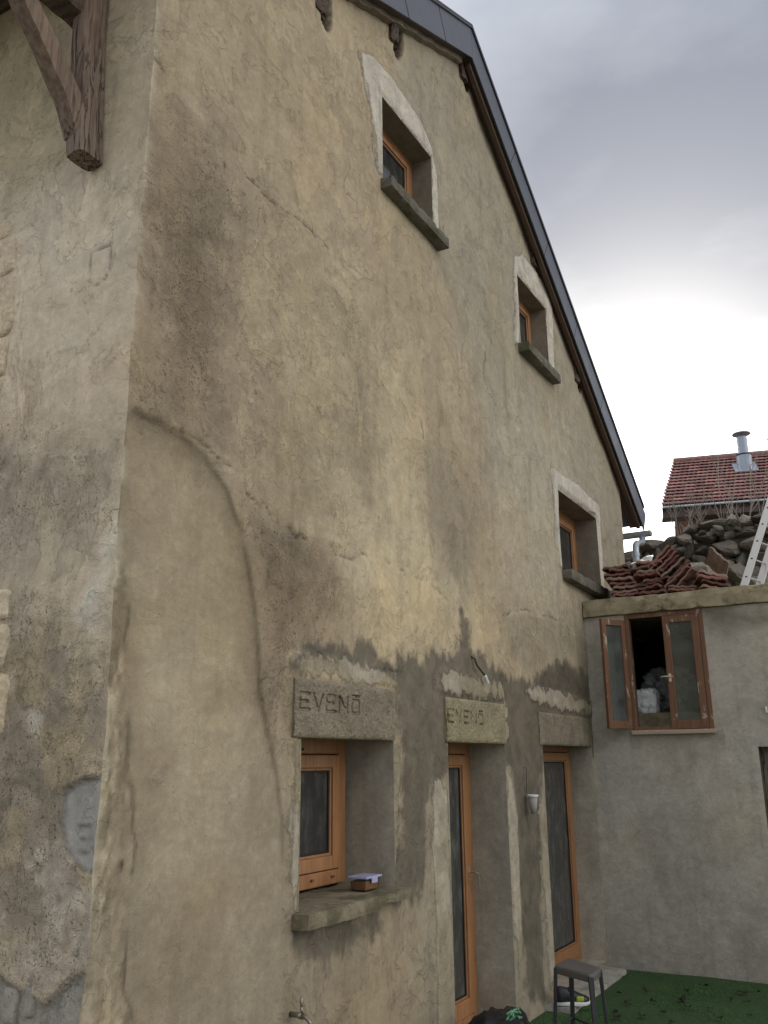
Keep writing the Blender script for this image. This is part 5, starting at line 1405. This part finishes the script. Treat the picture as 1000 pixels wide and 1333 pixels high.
# black rubbish bag with green netting by the near door
bp = onY(640, 1322, -0.22)
bag = crumple('rubbish_bag', (bp[0] - 0.02, -0.25, 0.006), 0.86, 0.36, max(0.2, bp[2] + 0.03), 5.1, M['black'], 16, 0.20, 2.4, 3.6)
tag(bag, 'shiny black plastic bag slumped at the foot of the near french door', 'rubbish bag')
m = MB(); r3 = random.Random(8); np_ = onY(667, 1323, -0.41)
for k in range(8):
    a = r3.uniform(0, 6.28); p0 = Vector((np_[0] + r3.uniform(-.05, .05), -0.41 + r3.uniform(-.03, .03), np_[2] + r3.uniform(-.03, .03)))
    d_ = Vector((math.cos(a), math.sin(a) * .6, r3.uniform(-.1, .35))) * r3.uniform(.05, .13)
    m.tube([p0 - d_ * .5, p0 + Vector((0, 0, .015)), p0 + d_ * .5], 0.0065, 5)
tag(m.build('netting', M['green_net'], None, smooth=True), 'tangle of green plastic netting on the black bag', 'netting')

# tap on the gable
tp = onY(390, 1322, -0.06)
tap = empty('garden_tap', (tp[0], -0.02, tp[2]), 'small dull metal garden tap on the gable under the first window', 'tap')
m = MB(); wx = gx(372, 1326)[0] + 0.02
m.tube([(tp[0] - .0, 0.01, tp[2]), (tp[0], -0.05, tp[2]), (tp[0] + .0, -0.075, tp[2])], [0.014, 0.013, 0.017], 10)
m.lathe([(0.0, 0), (0.030, 0), (0.030, 0.006), (0.016, 0.012)], (tp[0], 0.012, tp[2]), 16, (0, -1, 0))
m.tube([(tp[0], -0.072, tp[2]), (tp[0] + .0, -0.10, tp[2] - .004), (tp[0], -0.122, tp[2] - .02), (tp[0], -0.128, tp[2] - .05)], [0.015, 0.012, 0.011, 0.012], 10)
m.build('body', M['tapmetal'], tap, smooth=True)
m = MB(); m.tube([(tp[0], -0.072, tp[2] + .01), (tp[0], -0.072, tp[2] + .04)], 0.007, 8); m.tube([(tp[0], -0.072, tp[2] + .038), (tp[0] + .004, -0.066, tp[2] + .062), (tp[0] + .004, -0.07, tp[2] + .085)], [0.006, 0.008, 0.005], 8); m.build('handle', M['tapmetal'], tap, smooth=True)

# food tub on the sill
tb = Vector((2.29, 0.10, 1.247))
tub = empty('food_tub', tb, 'small clear tub with lilac lid and orange contents on the mossy sill', 'tub')
def frust(mb, c, hx0, hy0, hx1, hy1, z0, z1): mb.hexa([(c.x + a * hx0, c.y + b * hy0, z0) for a, b in ((-1, -1), (1, -1), (1, 1), (-1, 1))] + [(c.x + a * hx1, c.y + b * hy1, z1) for a, b in ((-1, -1), (1, -1), (1, 1), (-1, 1))])
m = MB(); frust(m, tb, .075, .052, .085, .060, 1.248, 1.318); m.build('tub_body', M['tubclear'], tub, 0.008)
m = MB(); frust(m, tb, .070, .047, .078, .054, 1.2505, 1.302); m.build('contents', M['tub'], tub, 0.006)
m = MB(); frust(m, tb, .093, .068, .093, .068, 1.318, 1.330); m.box(tb.x - .035, tb.x + .035, tb.y - .071, tb.y - .067, 1.29, 1.325); m.build('lid', M['tublid'], tub, 0.004)

# little wall pot, cable joint
pp = onY(695, 1046, -0.07)
pot = empty('wall_pot', (pp[0], 0, pp[2]), 'small tapering pot with pale rim hung between the two doors', 'pot')
m = MB(); m.lathe([(0.0, -.085), (0.022, -.085), (0.042, .06), (0.038, .06), (0.02, -.075)], (pp[0], -0.065, pp[2]), 20); m.build('pot_body', M['potgrey'], pot, smooth=True)
m = MB(); m.lathe([(0.041, .055), (0.049, .058), (0.049, .071), (0.041, .073), (0.039, .055)], (pp[0], -0.065, pp[2]), 20); m.build('rim', M['white'], pot, smooth=False)
m = MB(); m.tube([(pp[0], 0.01, pp[2] + .30), (pp[0], -0.02, pp[2] + .29), (pp[0], -0.01, pp[2] + .08)], 0.003, 5); m.build('hook_wire', M['cable'], pot)
c0, c1, c2, c3 = [onY(a, b, y) for a, b, y in ((611, 853, 0.01), (621, 866, -0.03), (631, 879, -0.05), (635, 890, -0.045))]
jt = empty('cable_joint', tuple(c2), 'white connector on a dark cable end sticking out above the near door', 'cable')
m = MB(); m.tube([c0, (c0 + c1) / 2 + np.array((0, -0.015, 0.01)), c1, c2], 0.008, 8); m.build('cable', M['cable'], jt, smooth=True)
m = MB(); m.tube([c2, c2 * .9 + c3 * .1, c3 * .9 + c2 * .1, c3], [.009, .016, .016, .010], 10); m.build('connector', M['white'], jt, smooth=False)

# dead leaves
rl_ = random.Random(12)
spots = [(445, 1218), (470, 1252), (484, 1248), (478, 1255), (570, 1248), (437, 1305), (434, 1290), (440, 1308), (694, 1208), (704, 1210), (755, 1188), (768, 1189), (672, 1240), (682, 1240), (676, 1253), (700, 1270), (785, 1275), (898, 1215), (912, 1214), (965, 1215), (920, 1252), (860, 1240), (930, 1300), (610, 1290), (530, 1302), (640, 1325), (820, 1310), (540, 1205)]
for k, (a, b) in enumerate(spots):
    p_ = onZ(650 + a / 2.857, 867 + b / 2.857, 0.028)
    L = rl_.uniform(.04, .075); mb = MB(); w_ = L * rl_.uniform(.5, .9); n_ = 9
    mb.v.append((0, 0, .006))
    for i in range(n_):
        t = 2 * math.pi * i / n_; r_ = 1 + rl_.uniform(-.35, .25)
        mb.v.append((math.cos(t) * L / 2 * r_, math.sin(t) * w_ / 2 * r_, rl_.uniform(-.004, .022)))
    for i in range(n_): mb.face([0, 1 + i, 1 + (i + 1) % n_])
    o = mb.build('dead_leaf', M['leaf'], None); o.location = p_; o.rotation_euler = (rl_.uniform(-.3, .3), rl_.uniform(-.3, .3), rl_.uniform(0, 6))
    tag(o, 'dark curled dead leaf lying loose on the green turf', 'leaf', 'dead leaves on the turf')
